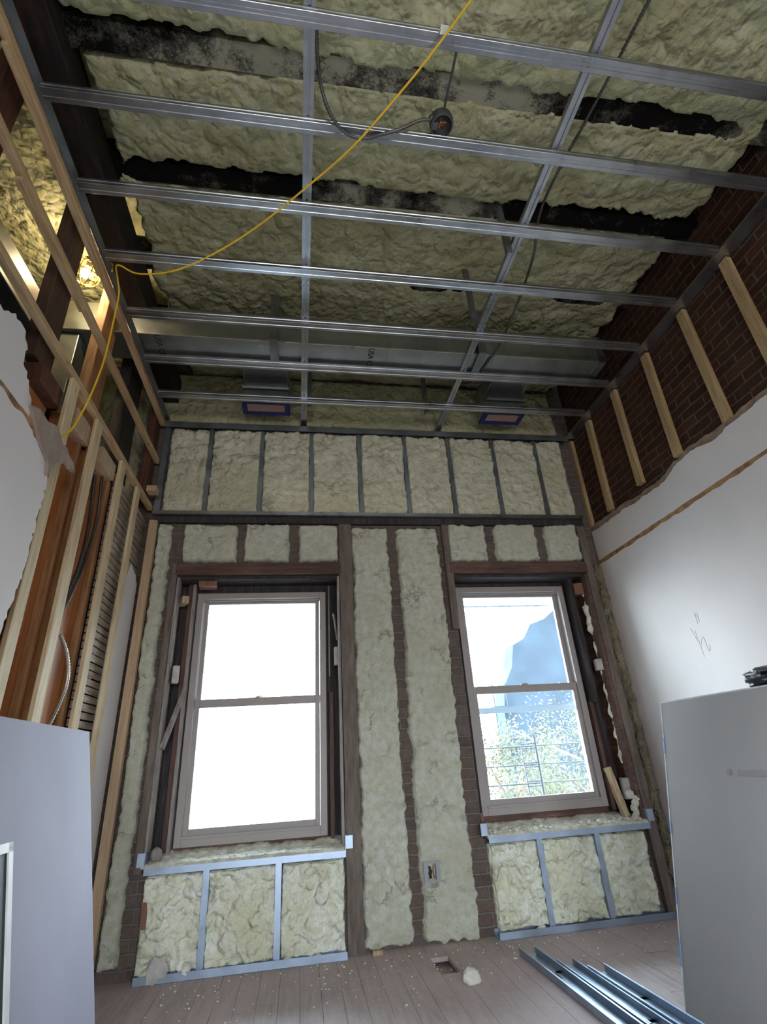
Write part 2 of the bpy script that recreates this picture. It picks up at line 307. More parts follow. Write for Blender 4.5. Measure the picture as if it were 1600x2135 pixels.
def tag(o, label=None, cat=None, group=None, kind=None):
    if label: o['label'] = label
    if cat: o['category'] = cat
    if group: o['group'] = group
    if kind: o['kind'] = kind
    return o
def root(name, loc, label, cat, group=None, kind=None):
    o = bpy.data.objects.new(name, None); o.empty_display_size = 0.05; COL.objects.link(o); o.location = loc; ORG[o.name_full] = Vector(loc)
    return tag(o, label, cat, group, kind)
def struct(o, label, cat): return tag(o, label, cat, kind='structure')

def text_part(name, body, mat, size, origin, xdir, ydir, parent=None, depth=0.0006):
    cu = bpy.data.curves.new(name, 'FONT'); cu.body = body; cu.size = size; cu.extrude = depth; cu.align_x = 'LEFT'
    tmp = bpy.data.objects.new('tmp', cu); COL.objects.link(tmp); bpy.context.view_layer.update()
    me0 = bpy.data.meshes.new_from_object(tmp.evaluated_get(bpy.context.evaluated_depsgraph_get()))
    x = Vector(xdir).normalized(); y = Vector(ydir).normalized(); z = x.cross(y); og = Vector(origin)
    mb = MB(); mb.add([og + x*v.co.x + y*v.co.y + z*v.co.z for v in me0.vertices], [list(p.vertices) for p in me0.polygons])
    bpy.data.objects.remove(tmp); bpy.data.curves.remove(cu); bpy.data.meshes.remove(me0)
    return mb.build(name, mat, parent)

# noise fields -----------------------------------------------------
def hsh(i, j, s):
    h = (i.astype(np.int64)*374761393 + j.astype(np.int64)*668265263 + s*1442695041) & 0xffffffff
    h = ((h ^ (h >> 13))*1274126177) & 0xffffffff
    return ((h ^ (h >> 16)) & 0xffffff)/float(0xffffff)
def vnoise(x, y, s=0):
    x = np.asarray(x, float); y = np.asarray(y, float); i = np.floor(x); j = np.floor(y); u = x-i; v = y-j
    u = u*u*(3-2*u); v = v*v*(3-2*v)
    a = hsh(i, j, s); b = hsh(i+1, j, s); c = hsh(i, j+1, s); d = hsh(i+1, j+1, s)
    return (a*(1-u)+b*u)*(1-v) + (c*(1-u)+d*u)*v
def fbm(x, y, s=0, o=4):
    r = 0; a = 0.5
    for k in range(o): r = r + a*vnoise(x*2**k, y*2**k, s+k); a *= 0.5
    return r
def blobs(x, y, s=0):                           # rounded lumps, cell size 1, value 0..1
    i = np.floor(x); j = np.floor(y); best = np.zeros_like(x)
    for di in (-1, 0, 1):
        for dj in (-1, 0, 1):
            a = i+di; b = j+dj; px = a+hsh(a, b, s); py = b+hsh(a, b, s+7); h = 0.55+0.45*hsh(a, b, s+13)
            best = np.maximum(best, h*np.sqrt(np.clip(1-((x-px)**2+(y-py)**2)/0.85, 0, 1)))
    return best
def foam_h(x, y, s=0, big=0.22):
    wx = x + 0.05*(fbm(x*5, y*5, s+50)-0.5); wy = y + 0.05*(fbm(x*5+9, y*5, s+60)-0.5)
    return 0.55*blobs(wx/big, wy/big, s) + 0.35*blobs(wx/(big*0.42), wy/(big*0.42), s+3) + 0.16*blobs(wx/(big*0.2), wy/(big*0.2), s+5)
def smooth(a, b, x):
    t = np.clip((x-a)/(b-a), 0, 1); return t*t*(3-2*t)
def grid_faces(nu, nv):
    f = []
    for i in range(nu-1):
        for j in range(nv-1): a = i*nv+j; f.append((a, a+nv, a+nv+1, a+1))
    return f

def foam_panel(x0, x1, z0, z1, yback, yfront, label, cat='foam', group=None, rough_from=None, amp=0.02, big=0.10, seed=0, mat='foam_wall', rag=0.010, name='foam_infill', res=0.011):
    """slab of cut spray foam on a wall facing the room (towards -Y), torn at its edges"""
    nu = max(8, int((x1-x0)/res)); nv = max(8, int((z1-z0)/res))
    u = np.linspace(0, 1, nu); v = np.linspace(0, 1, nv); U, V = np.meshgrid(u, v, indexing='ij')
    X = x0+(x1-x0)*U; Z = z0+(z1-z0)*V
    du = np.minimum(X-x0, x1-X); dz = np.minimum(Z-z0, z1-Z); ed = np.minimum(du, dz)
    wgt = 1-smooth(0.0, 0.06, ed)
    nx = (fbm(Z*26, X*3, seed+11, 5)-0.47)*1.3+(fbm(Z*5, X*1, seed+12)-0.47)*1.1; nz = (fbm(X*26, Z*3, seed+21, 5)-0.47)*1.3+(fbm(X*5, Z, seed+22)-0.47)*1.1
    X2 = X + rag*2.2*nx*(1-smooth(0, 0.07, du)); Z2 = Z + rag*2.2*nz*(1-smooth(0, 0.07, dz))
    prof = np.sqrt(np.clip(ed/0.007, 0, 1))
    L = foam_h(X, Z, seed, big); R = np.ones_like(X)*0.25
    if rough_from is not None:                  # lumpy above this height, shaved flat below
        R = 0.22 + 0.78*smooth(-0.08, 0.10, Z-rough_from+0.22*(fbm(X*5, Z*2, seed+31)-0.5))
    th = (yback-yfront)
    flat = th*(0.92+0.08*fbm(X*30, Z*30, seed+41))
    lump = th*0.35+amp*1.9*L**1.4 + amp*0.3*fbm(X*40, Z*40, seed)
    D = (flat*(1-R) + np.minimum(lump, 0.086)*R)
    gou = fbm(X*9, Z*9, seed+91); D = D - 0.012*smooth(0.60, 0.68, gou)
    D = D*prof
    D[0, :] = D[-1, :] = 0; D[:, 0] = D[:, -1] = 0
    mb = MB(); P = np.stack([X2, yback-D, Z2], -1).reshape(-1, 3)
    mb.add(P.tolist(), grid_faces(nu, nv), True)
    return tag(mb.build(name, mat), label, cat, group)

# ================================================================== SETTING
CZ = 3.68
XL, XR = -1.148, 2.54
# floor: boards running to the windows, one short board missing
mb = MB(); bwid = 0.104; x = -3.1; mb2 = []
while x < 2.6:
    segs = [(-3.4, 3.86)]
    if abs(x - 0.776) < bwid/2: segs = [(-3.4, 3.385), (3.63, 3.86)]
    cuts = []
    for a, b in segs:
        y = a
        while y < b-0.01:
            e2 = min(b, y + random.uniform(1.2, 2.6))
            if b-e2 < 0.4: e2 = b
            cuts.append((y, e2)); y = e2
    for a, b in cuts:
        h = random.uniform(-0.0015, 0.0)
        mb.box((x+0.0008, a+0.001, -0.022), (x+bwid-0.0008, b-0.001, h))
    x += bwid
mb.box((-3.2, -3.4, -0.08), (2.9, 3.9, -0.045))
struct(mb.build('floor', 'floor'), 'dusty old wooden floor boards running towards the windows', 'floor')

# front wall with two window openings
W1 = (-0.905, 0.292, 0.515, 2.345); W2 = (1.215, 2.385, 0.515, 2.345)
YB, YBB = 3.86, 4.16
mb = MB()
for a, b in ((-3.2, W1[0]), (W1[1], W2[0]), (W2[1], 2.95)): mb.box((a, YB, -0.3), (b, YBB, 4.9))
for Wn in (W1, W2):
    mb.box((Wn[0], YB, -0.3), (Wn[1], YBB, Wn[2])); mb.box((Wn[0], YB, Wn[3]), (Wn[1], YBB, 4.9))
struct(mb.build('wall_front', 'brick_back'), 'dusty brown brick wall with two tall windows', 'wall')
# right wall
mb = MB(); mb.box((2.575, -3.4, -0.3), (2.85, 3.9, 4.9))
wr = struct(mb.build('wall_right', 'brick_side'), 'dark red brick side wall over white plaster, on the right', 'wall')
# its plaster coat with a torn upper edge
def ragged_plaster(name, mat, xs, thick, edge, z0, y_near, parent, nrm=-1, rag=0.012, seed=5):
    ys = [p[0] for p in edge]; zs = [p[1] for p in edge]; n = int((max(ys)-min(ys))/0.012)
    yy = np.linspace(min(ys), max(ys), n); zz = np.interp(yy, ys, zs) + rag*2*(fbm(yy*22, yy*0+seed, seed)-0.47) + rag*3*(fbm(yy*5, yy*0+seed, seed+9)-0.47)
    mb = MB(); T = [(xs, a, b) for a, b in zip(yy, zz)]; B = [(xs, a, z0) for a in yy]
    k = n; P = T+B+[(xs+nrm*thick, p[1], p[2]) for p in T+B]
    f = []
    for i in range(n-1):
        f += [(i, i+1, k+i+1, k+i), (2*k+i, 3*k+i, 3*k+i+1, 2*k+i+1), (i, 2*k+i, 2*k+i+1, i+1)]
    f += [(0, k, 3*k, 2*k), (n-1, 3*n-1, 4*n-1, 2*n-1)]
    mb.add(P, f); return mb.build(name, mat, parent)
edgeR = [(-3.4, 2.74), (1.0, 2.74), (1.9, 2.735), (2.3, 2.715), (2.6, 2.75), (2.75, 2.72), (2.85, 2.685), (3.1, 2.70), (3.4, 2.715), (3.6, 2.72), (3.845, 2.74)]
ragged_plaster('brown_coat', 'plaster_raw', 2.575, 0.016, [(a, b+0.05) for a, b in edgeR], 0, 0, wr, seed=3)
tag(ragged_plaster('plaster_coat', 'plaster', 2.559, 0.018, edgeR, 0, 0, wr, seed=8), 'white painted plaster with torn top edge')
mb = MB()                                        # scar of a removed picture rail
n = 380; yy = np.linspace(-3.4, 3.84, n); zt = 2.457+0.007*(fbm(yy*14, yy*0, 4)-0.5)*2; zb = 2.425+0.010*(fbm(yy*14, yy*0+3, 6)-0.5)*2
P = [(2.5403, a, b) for a, b in zip(yy, zb)]+[(2.5403, a, b) for a, b in zip(yy, zt)]
P += [(2.542, p[1], p[2]) for p in P]
mb.add(P, [(i, i+1, n+i+1, n+i) for i in range(n-1)] + [(2*n+i, 3*n+i, 3*n+i+1, 2*n+i+1) for i in range(n-1)] + [(i, 2*n+i, 2*n+i+1, i+1) for i in range(n-1)] + [(n+i, n+i+1, 3*n+i+1, 3*n+i) for i in range(n-1)])
tag(mb.build('rail_scar', 'scar', wr), 'brown scar line of a removed picture rail')
def stroke(mb, pts, r=0.0009): mb.tube(pts, r, 5)
mb = MB(); px = 2.5405
A = lambda u, v: (px, 3.037-(u-330)/720*0.118, 1.687-(v-730)/920*0.190)     # pencil strokes written on the plaster
stroke(mb, [A(330, 730), A(410, 900), A(505, 1160)]); stroke(mb, [A(520, 835), A(560, 1150), A(600, 1650)])
stroke(mb, [A(645, 1330), A(660, 1250), A(720, 1150), A(790, 1100), A(850, 1100), A(885, 1190), A(890, 1400), A(910, 1510), A(945, 1545), A(1000, 1490), A(1050, 1360)])
stroke(mb, [A(810, 325), A(790, 690)]); stroke(mb, [A(920, 350), A(915, 630)])
tag(mb.build('pencil_writing', 'pencil', wr), 'pencilled one half inch mark')

# outer boundary of the next room on the left, rear wall with its own openings, roof
mb = MB(); mb.box((-3.3, -3.4, -0.3), (-3.1, 3.9, 4.9))
struct(mb.build('wall_outer', 'outer'), 'dim wall of the neighbouring room beyond the left studs', 'wall')
mb = MB()
RW = [(-1.0, 0.5, 0.7, 2.5), (1.0, 2.2, 0.7, 2.5)]
mb.box((-3.3, -3.6, -0.3), (2.85, -3.4, 0.7)); mb.box((-3.3, -3.6, 2.3), (2.85, -3.4, 4.9))
for a, b in ((-3.3, -0.8), (0.2, 1.0), (1.9, 2.85)): mb.box((a, -3.6, 0.7), (b, -3.4, 2.3))  # unseen openings, added and sized for the fill daylight they let in
struct(mb.build('wall_rear', 'rear'), 'rear wall of the room behind the viewer', 'wall')
portal('window_portal', (-0.30, -3.55, 1.5), (R90, 0, 0), 1.0, 1.6)
portal('window_portal', (1.45, -3.55, 1.5), (R90, 0, 0), 0.9, 1.6)

# ceiling: foam sprayed between sooty joists
def zc(y): return 4.03+0.11*(y-1.3)
JOISTS = (0.42, 1.305, 1.935, 2.60, 3.25)
x = np.arange(-3.1, 2.575, 0.0145); y = np.concatenate([np.arange(-3.4, 0.55, 0.06), np.arange(0.55, 3.87, 0.0145)])
Xg, Yg = np.meshgrid(x, y, indexing='ij')
H = foam_h(Xg*1.0, Yg*0.8, 3, 0.24)
swell = fbm(Xg*1.1, Yg*1.1, 77)
Zg = zc(Yg) + 0.035 - 0.085*H - 0.04*(swell-0.5)
for k, jy in enumerate(JOISTS):
    wob = 0.05*(fbm(Xg*4.1, Yg*2+k, 12+k)-0.5) + 0.10*(fbm(Xg*15, Yg*15+k, 32+k, 5)-0.5)
    d = Yg - jy - 0.008
    if k == 1: expo = smooth(-1.2, -1.0, Xg)*(1-smooth(-0.5, 0.0, Xg)*0.45)*(1-smooth(2.28, 2.42, Xg))
    elif k == 2: expo = smooth(-1.05, -0.9, Xg)*(1-smooth(0.2, 0.5, Xg)*0.4+smooth(1.1, 1.4, Xg)*0.4)
    elif k == 3: expo = smooth(0.38, 0.7, fbm(Xg*2.3, Xg*0, 93))*0.75
    else: expo = Xg*0+0.35
    wid = 0.062*expo+0.012*expo*(fbm(Xg*7, Xg*0, 44+k)-0.5)
    asym = np.where(d < 0, 0.75, 1.0)
    up_e = 1-smooth(-0.006, 0.010, np.abs(d)*asym+wob*0.55-wid)             # foam pulled back near timber
    flat = 1-smooth(0.05, 0.15, np.abs(d))
    Zg = Zg*(1-flat*0.85) + (zc(Yg)-0.010)*flat*0.85
    Zg = Zg + up_e*(expo > 0.12)*0.10
# the foam stops short of the side brick
re = 2.46 + 0.06*(fbm(Yg*3, Yg*0, 55)-0.5)*2 + 0.04*(fbm(Yg*13, Xg*9, 56, 5)-0.5)*2
Zg = Zg + 0.22*smooth(0, 0.05, Xg-re)
# and it curls up beside the old beam over the stud wall
le = -1.03 + 0.06*(fbm(Yg*4, Yg*0, 65)-0.5)*2 + 0.03*(fbm(Yg*16, Xg*9, 66, 4)-0.5)*2
gap = smooth(-0.03, 0.0, le-Xg)*(1-smooth(0.28, 0.31, le-Xg))
Zg = Zg + 0.2*gap
mb = MB(); mb.add(np.stack([Xg, Yg, Zg], -1).reshape(-1, 3).tolist(), grid_faces(len(x), len(y)), True)
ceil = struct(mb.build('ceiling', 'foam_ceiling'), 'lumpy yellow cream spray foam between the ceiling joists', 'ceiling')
mb = MB(); mb.add([(-3.3, -3.6, zc(-3.6)+0.20), (2.85, -3.6, zc(-3.6)+0.20), (2.85, 4.2, zc(4.2)+0.20), (-3.3, 4.2, zc(4.2)+0.20), (-3.3, -3.6, 5.0), (2.85, -3.6, 5.0), (2.85, 4.2, 5.0), (-3.3, 4.2, 5.0)],
   [(0, 1, 2, 3), (4, 7, 6, 5), (0, 4, 5, 1), (1, 5, 6, 2), (2, 6, 7, 3), (3, 7, 4, 0)]); mb.build('roof_deck', 'roof', ceil)
JL = {1: 'black ceiling joist showing through foam, nearest the viewer', 2: 'black ceiling joist showing through foam, middle of the three', 3: 'black ceiling joist showing in foam just before the big duct'}
for k, jy in enumerate(JOISTS):
    if k in (1, 2, 3):
        mb = MB(); mb.box((-3.1, jy-0.058, zc(jy)), (2.575, jy+0.058, zc(jy)+0.17))
        tag(mb.build('ceiling_joist', 'joist%d' % k), JL[k], 'joist', 'ceiling joists in the foam')
# back wall foam above the grid
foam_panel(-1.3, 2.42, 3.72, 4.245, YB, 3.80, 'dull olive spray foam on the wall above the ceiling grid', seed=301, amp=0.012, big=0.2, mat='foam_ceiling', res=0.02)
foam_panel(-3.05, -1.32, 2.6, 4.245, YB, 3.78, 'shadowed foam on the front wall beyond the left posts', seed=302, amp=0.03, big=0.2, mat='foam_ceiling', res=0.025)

# ================================================================== WINDOWS
def window(name, fx0, fx1, fz0, fz1, Wn, label, meet):
    r = root(name, ((fx0+fx1)/2, 4.03, fz0), label, 'window', kind='structure')
    y0, y1 = 3.995, 4.10
    mb = MB(); fwid = 0.045
    for a, b, c, d in ((fx0, fz0, fx0+fwid, fz1), (fx1-fwid, fz0, fx1, fz1), (fx0+fwid, fz1-fwid, fx1-fwid, fz1), (fx0+fwid, fz0, fx1-fwid, fz0+0.055)):
        mb.box((a, y0, b), (c, y1, d))
    mb.box((fx0+fwid, y0+0.03, fz1-fwid-0.012), (fx1-fwid, y0+0.04, fz1-fwid)); mb.box((fx0+fwid, y0-0.008, fz0+0.045), (fx1-fwid, y0+0.01, fz0+0.06))
    mb.build('frame', 'frame', r, 0.002)
    ix0, ix1, iz0, iz1 = fx0+fwid, fx1-fwid, fz0+0.055, fz1-fwid
    def sash(nm, za, zb, ya, yb, st, rt_, rb):
        mb = MB(); s0, s1 = ix0+0.002, ix1-0.002
        mb.box((s0, ya, za), (s0+st, yb, zb)); mb.box((s1-st, ya, za), (s1, yb, zb))
        mb.box((s0+st, ya, za), (s1-st, yb, za+rb)); mb.box((s0+st, ya, zb-rt_), (s1-st, yb, zb))
        o = mb.build(nm, 'frame', r, 0.0025)
        g = MB(); g.box((s0+st-0.004, (ya+yb)/2-0.002, za+rb-0.004), (s1-st+0.004, (ya+yb)/2+0.002, zb-rt_+0.004)); g.build('glass_pane', 'glass', o)
        return o
    us = sash('upper_sash', meet-0.02, iz1, 4.055, 4.085, 0.032, 0.028, 0.03)
    ls = sash('lower_sash', iz0, meet+0.028, 4.015, 4.045, 0.034, 0.056, 0.042)
    cx = (ix0+ix1)/2
    mb = MB(); mb.box((cx-0.03, 4.017, meet+0.022), (cx+0.03, 4.04, meet+0.030)); mb.bar((cx-0.02, 4.028, meet+0.034), (cx+0.028, 4.028, meet+0.036), 0.012, 0.007, (0, 1, 0)); mb.build('sash_lock', 'frame', ls, 0.002)
    for s, xx in ((1, ix0+0.045), (-1, ix1-0.045)):
        mb = MB(); mb.box((xx-0.032, 4.018, meet+0.022), (xx+0.032, 4.042, meet+0.028)); mb.build('tilt_latch', 'frame', ls, 0.001)
    mb = MB(); mb.box((cx-0.05, 4.045, iz1-0.03), (cx+0.05, 4.056, iz1-0.016)); mb.build('finger_pull', 'frame', us, 0.002)
    # boards filling the gap between the frame and the brick opening
    return r
w1 = window('window_1', -0.780, 0.195, 0.595, 2.258, W1, 'left double hung window with taupe frame, sky behind blown white', 1.455)
w2 = window('window_2', 1.273, 2.232, 0.625, 2.283, W2, 'right double hung window with taupe frame, tree and fire escape behind', 1.462)
mb = MB()
mb.box((1.28, 4.125, 1.297), (2.225, 4.14, 1.340)); mb.box((1.28, 4.125, 2.145), (2.225, 4.135, 2.158)); mb.box((2.195, 4.125, 0.63), (2.228, 4.14, 1.35)); mb.box((1.275, 4.125, 0.63), (1.29, 4.14, 2.27))
tag(mb.build('storm_frame', 'storm', w2), 'blue grey storm window frame outside')
mb = MB(); mb.box((0.17, 4.11, 0.66), (0.19, 4.125, 2.2)); mb.box((-0.775, 4.11, 0.66), (-0.76, 4.125, 2.2)); tag(mb.build('storm_frame', 'storm', w1), 'blue grey storm window frame outside')

def infill(Wn, f, tag_side):
    fx0, fx1, fz0, fz1 = f
    for nm, a, b, mt, lab in (
        ('casing_board', (Wn[0]-0.004, 4.03, Wn[2]), (fx0+0.004, 4.06, Wn[3]), 'jamb', 'dark board between left side of %s window and brick' % tag_side),
        ('casing_board', (fx1-0.004, 4.03, Wn[2]), (Wn[1]+0.004, 4.06, Wn[3]), 'jamb', 'dark board between right side of %s window and brick' % tag_side),
        ('head_board', (fx0, 4.03, fz1-0.004), (fx1, 4.06, Wn[3]+0.004), 'jamb', 'dark board over the head of the %s window' % tag_side),
        ('sill_board', (fx0, 4.01, Wn[2]), (fx1, 4.06, fz0+0.004), 'header', 'rough grey board under the sash of the %s window' % tag_side)):
        mb = MB(); mb.box(a, b); tag(mb.build(nm, mt), lab, 'board', 'boards around the windows')
infill(W1, (-0.780, 0.195, 0.595, 2.258), 'left'); infill(W2, (1.273, 2.232, 0.625, 2.283), 'right')

# window headers and side timbers of the openings
for Wn, nm in ((W1, 'left'), (W2, 'right')):
    mb = MB(); mb.box((Wn[0]-0.02, 3.812, 2.350), (Wn[1]+0.015, 3.872, 2.442))
    tag(mb.build('window_header', 'header', None, 0.004), 'reddish brown timber header above the %s window' % nm, 'header', 'timber headers over the windows')
    mb = MB(); mb.box((Wn[0], 3.85, 2.322), (Wn[1], 4.03, 2.347)); tag(mb.build('head_lining', 'jamb'), 'dark soffit board inside the top of the %s window opening' % nm, 'board', 'soffit boards of the openings')
def rough_post(x0, x1, z0, z1, y0, y1, mt, label, name='wall_post', seed=0, cat='post'):
    n = 60; mb = MB(); P = []
    for i in range(n+1):
        z = z0+(z1-z0)*i/n; a = 0.004*(float(vnoise(np.array(z*9.), np.array(seed+.5), seed))-.5)*2; b = 0.004*(float(vnoise(np.array(z*9.), np.array(seed+3.5), seed))-.5)*2
        P += [(x0+a, y0, z), (x1+b, y0, z), (x1+b, y1, z), (x0+a, y1, z)]
    f = []
    for i in range(n):
        for j in range(4): f.append((4*i+j, 4*i+(j+1) % 4, 4*i+4+(j+1) % 4, 4*i+4+j))
    f += [(0, 1, 2, 3), (4*n, 4*n+3, 4*n+2, 4*n+1)]
    mb.add(P, f); return tag(mb.build(name, mt), label, cat)
M['postwood'] = m_wood('weathered brown post', (0.085, 0.066, 0.054), (0.150, 0.118, 0.098), (0.21, 0.175, 0.148), (4, 4, 0.6))
rough_post(0.300, 0.398, 0.0, 2.775, 3.815, 3.868, 'postwood', 'wide weathered timber upright just right of the left window', seed=1)
rough_post(1.162, 1.216, 1.9, 2.775, 3.815, 3.868, 'postwood', 'dark timber upright at upper left of the right window', seed=2)
rough_post(2.388, 2.455, 0.0, 2.775, 3.815, 3.868, 'postwood', 'weathered timber upright right of the right window', seed=3)
rough_post(-0.955, -0.908, 0.5, 2.44, 3.815, 3.868, 'postwood', 'weathered timber upright left of the left window', seed=4)
# thin pale edge strips lining the openings
for Wn, xs, lab in ((W1, W1[0]+0.004, 'thin foam dusted strip edging the left side of the left opening'), (W1, W1[1]-0.010, 'thin pale strip edging the right side of the left opening'),
                    (W2, W2[1]-0.022, 'thin reddish strip edging the right side of the right opening')):
    mb = MB(); mb.box((xs-0.004, 3.812, 0.54), (xs+(0.012 if xs < 2 else 0.018), 3.90, 2.33)); tag(mb.build('edge_strip', 'greyjamb' if xs < 2 else 'header'), lab, 'strip', 'strips lining the window openings')
# reveal boards in left opening
for x0, x1, y0, mt, lab in ((-0.845, -0.815, 3.97, 'redjamb', 'dark red jamb board in the left opening beside the sash'),
                       (-0.812, -0.790, 3.96, 'greyjamb', 'narrow dusty stop bead beside the left window frame')):
    mb = MB(); mb.box((x0, y0, 0.55), (x1, 4.03, 2.32)); tag(mb.build('jamb_board', mt), lab, 'board', 'jamb boards of the left window')
mb = MB(); mb.box((0.215, 3.97, 0.56), (0.242, 4.03, 1.49)); tag(mb.build('jamb_board', 'redjamb'), 'brown lower jamb board right of the left sash', 'board', 'jamb boards of the left window')
mb = MB(); mb.box((0.214, 3.965, 1.60), (0.224, 4.03, 2.30)); tag(mb.build('jamb_board', 'greyjamb'), 'thin upper jamb strip right of the left sash', 'board', 'jamb boards of the left window')
mb = MB(); mb.box((2.255, 3.92, 1.33), (2.292, 4.03, 2.33)); tag(mb.build('jamb_board', 'jamb'), 'dark blackened jamb board right of the right sash', 'board')
mb = MB(); mb.box((2.245, 3.97, 0.60), (2.270, 4.03, 1.34)); tag(mb.build('jamb_board', 'redjamb'), 'brown lower jamb board right of the right sash', 'board')
mb = MB(); mb.box((2.372, 3.872, 0.54), (2.392, 4.03, 2.33)); struct(mb.build('trim_1', 'brick_jamb'), 'rough brick reveal right of the right window', 'brick')
# foam squeeze line in right reveal
mb = MB(); pts = []; rr = []
for i in range(60):
    z = 0.9+1.35*i/59; pts.append((2.366-0.01*math.sin(i*0.9), 3.905+0.006*math.sin(i*1.7), z)); rr.append(0.008+0.012*random.random()+(0.018 if 42 < i < 52 else 0))
mb.tube(pts, rr, 7); tag(mb.build('foam_bead', 'foam_low'), 'white bead of foam squeezed down the right opening', 'foam')
# wooden blocks and scraps in the openings
def block(c, size, rot, mt, lab, name='wood_block', cat='block', mt2=None):
    mb = MB(); h = Vector(size)/2; R = Matrix.Rotation(rot[0], 3, 'X') @ Matrix.Rotation(rot[1], 3, 'Y') @ Matrix.Rotation(rot[2], 3, 'Z')
    mb.box(Vector(c)-h, Vector(c)+h, R); return tag(mb.build(name, mt, None, 0.002), lab, cat)
M['whiteblock'] = m_plain('foam dusted wood', (0.50, 0.47, 0.45), 0.85, var=0.2, sc=20, bm=0.4)
M['redblock'] = m_wood('red brown scrap', (0.14, 0.06, 0.04), (0.24, 0.11, 0.075), (0.32, 0.17, 0.12), (4, 4, 1))
block((-0.862, 3.90, 2.17), (0.05, 0.11, 0.055), (0, 0, 0.5), 'corner_z', 'pale tan wood block high in the left side of the left opening')
block((-0.856, 3.88, 1.64), (0.045, 0.06, 0.115), (0, 0, 0.3), 'whiteblock', 'white faced wood block halfway up left side of the left opening')
block((-0.70, 3.93, 2.30), (0.13, 0.12, 0.04), (0, 0, 0.1), 'redblock', 'brown wood block under the head of the left opening')
block((0.265, 3.90, 1.735), (0.028, 0.05, 0.13), (0, 0, 0), 'whiteblock', 'pale block on the right side of the left opening')
block((0.262, 3.90, 1.955), (0.012, 0.04, 0.20), (0, -0.14, 0), 'greyjamb', 'slanting pale lath scrap in the upper right of the left opening', 'lath_scrap', 'lath')
mb = MB(); mb.bar((-0.878, 3.83, 1.17), (-0.80, 3.98, 1.56), 0.028, 0.034); tag(mb.build('loose_lath', 'greyjamb', None, 0.002), 'loose grey lath leaning across the left side of the left opening', 'lath')
block((2.333, 3.93, 2.225), (0.075, 0.10, 0.095), (0, 0, -0.3), 'redblock', 'orange brown wood block at the top right of the right opening')
block((2.345, 3.89, 1.600), (0.055, 0.06, 0.085), (0, 0, -0.2), 'whiteblock', 'white faced wood block halfway up right side of right opening')
block((2.352, 3.91, 0.735), (0.06, 0.07, 0.135), (0, 0, -0.2), 'whiteblock', 'white faced wood block low in the right opening')
mb = MB(); mb.bar((2.315, 3.93, 0.535), (2.262, 3.965, 0.875), 0.042, 0.05); tag(mb.build('wood_offcut', 'wood_z', None, 0.002), 'cream coloured offcut leaning in the lower right of right opening', 'wood')
mb = MB(); mb.bar((1.225, 3.85, 0.53), (1.222, 3.87, 0.66), 0.022, 0.03); tag(mb.build('wood_offcut', 'redblock', None, 0.002), 'short brown offcut standing at the left end of right sill', 'wood')

# ledge: dark strip put in for the shade under the upper stud wall
mb = MB(); mb.box((-1.13, 3.825, 2.782), (2.47, 3.87, 2.835)); tag(mb.build('ledge_shade_strip', 'jamb'), 'dark strip standing in for the shade under the upper metal stud wall', 'board')

# ================================================================== FOAM PANELS
G = 'spray foam panels on the window wall'
ustuds = [-0.763, -0.339, 0.079, 0.494, 0.904, 1.310, 1.730, 2.151]
edges = [-1.10]+ustuds+[2.43]; ordn = ['first', 'second', 'third', 'fourth', 'fifth', 'sixth', 'seventh', 'eighth', 'ninth']
for k in range(9):
    rf = [3.2, 3.12, 3.34, 3.42, 3.30, 3.40, 3.38, 3.36, 3.52][k]
    foam_panel(edges[k]+0.012, edges[k+1]-0.012, 2.862, 3.645, 3.862, 3.806, 'upper foam panel, %s from the left above the ledge' % ordn[k], 'foam', G, rough_from=rf, amp=0.036, big=0.085, seed=10+k, rag=0.007, mat='foam_upper')
def low(x0, x1, z0, z1, label, seed, **kw):
    foam_panel(x0, x1, z0, z1, 3.862, 3.808, label, 'foam', G, seed=seed, **kw)
low(-1.092, -0.988, 0.06, 2.77, 'narrow full height foam strip beside the left corner board', 30, rag=0.011)
low(-0.893, -0.497, 2.462, 2.768, 'foam square above the left window, left one', 31)
low(-0.440, -0.092, 2.462, 2.772, 'foam square above the left window, middle one', 32)
low(-0.022, 0.292, 2.462, 2.770, 'foam square above the left window, right one', 33)
low(0.402, 0.700, 0.015, 2.745, 'tall foam strip between the windows, left one', 34, rag=0.014)
low(0.772, 1.120, 0.010, 2.748, 'tall foam strip between the windows, right one with the outlet', 35, rag=0.016)
low(1.214, 1.545, 2.46, 2.785, 'foam square above the right window, left one', 36, rag=0.013)
low(1.622, 1.995, 2.46, 2.790, 'foam square above the right window, middle one', 37, rag=0.013)
low(2.080, 2.385, 2.46, 2.785, 'foam square above the right window, right one', 38, rag=0.013)
foam_panel(2.478, 2.535, 0.1, 2.42, 3.862, 3.80, 'ragged dirty foam strip along the right corner', 'foam', G, seed=39, rag=0.012, rough_from=-1, amp=0.02, mat='foam_dirty')
for a, b, lab, s in ((-0.885, -0.545, 'lumpy foam under the left window, left bay', 41), (-0.520, -0.118, 'lumpy foam under the left window, middle bay', 42), (-0.094, 0.288, 'lumpy foam under the left window, right bay', 43),
                     (1.232, 1.555, 'lumpy foam under the right window, left bay', 44), (1.585, 1.965, 'lumpy foam under the right window, middle bay', 45), (1.998, 2.335, 'lumpy foam under the right window, right bay', 46)):
    foam_panel(a, b, 0.03, 0.488, 3.862, 3.842, lab, 'foam', G, rough_from=-1, amp=0.044, big=0.13, seed=s, mat='foam_low', rag=0.006, res=0.008)

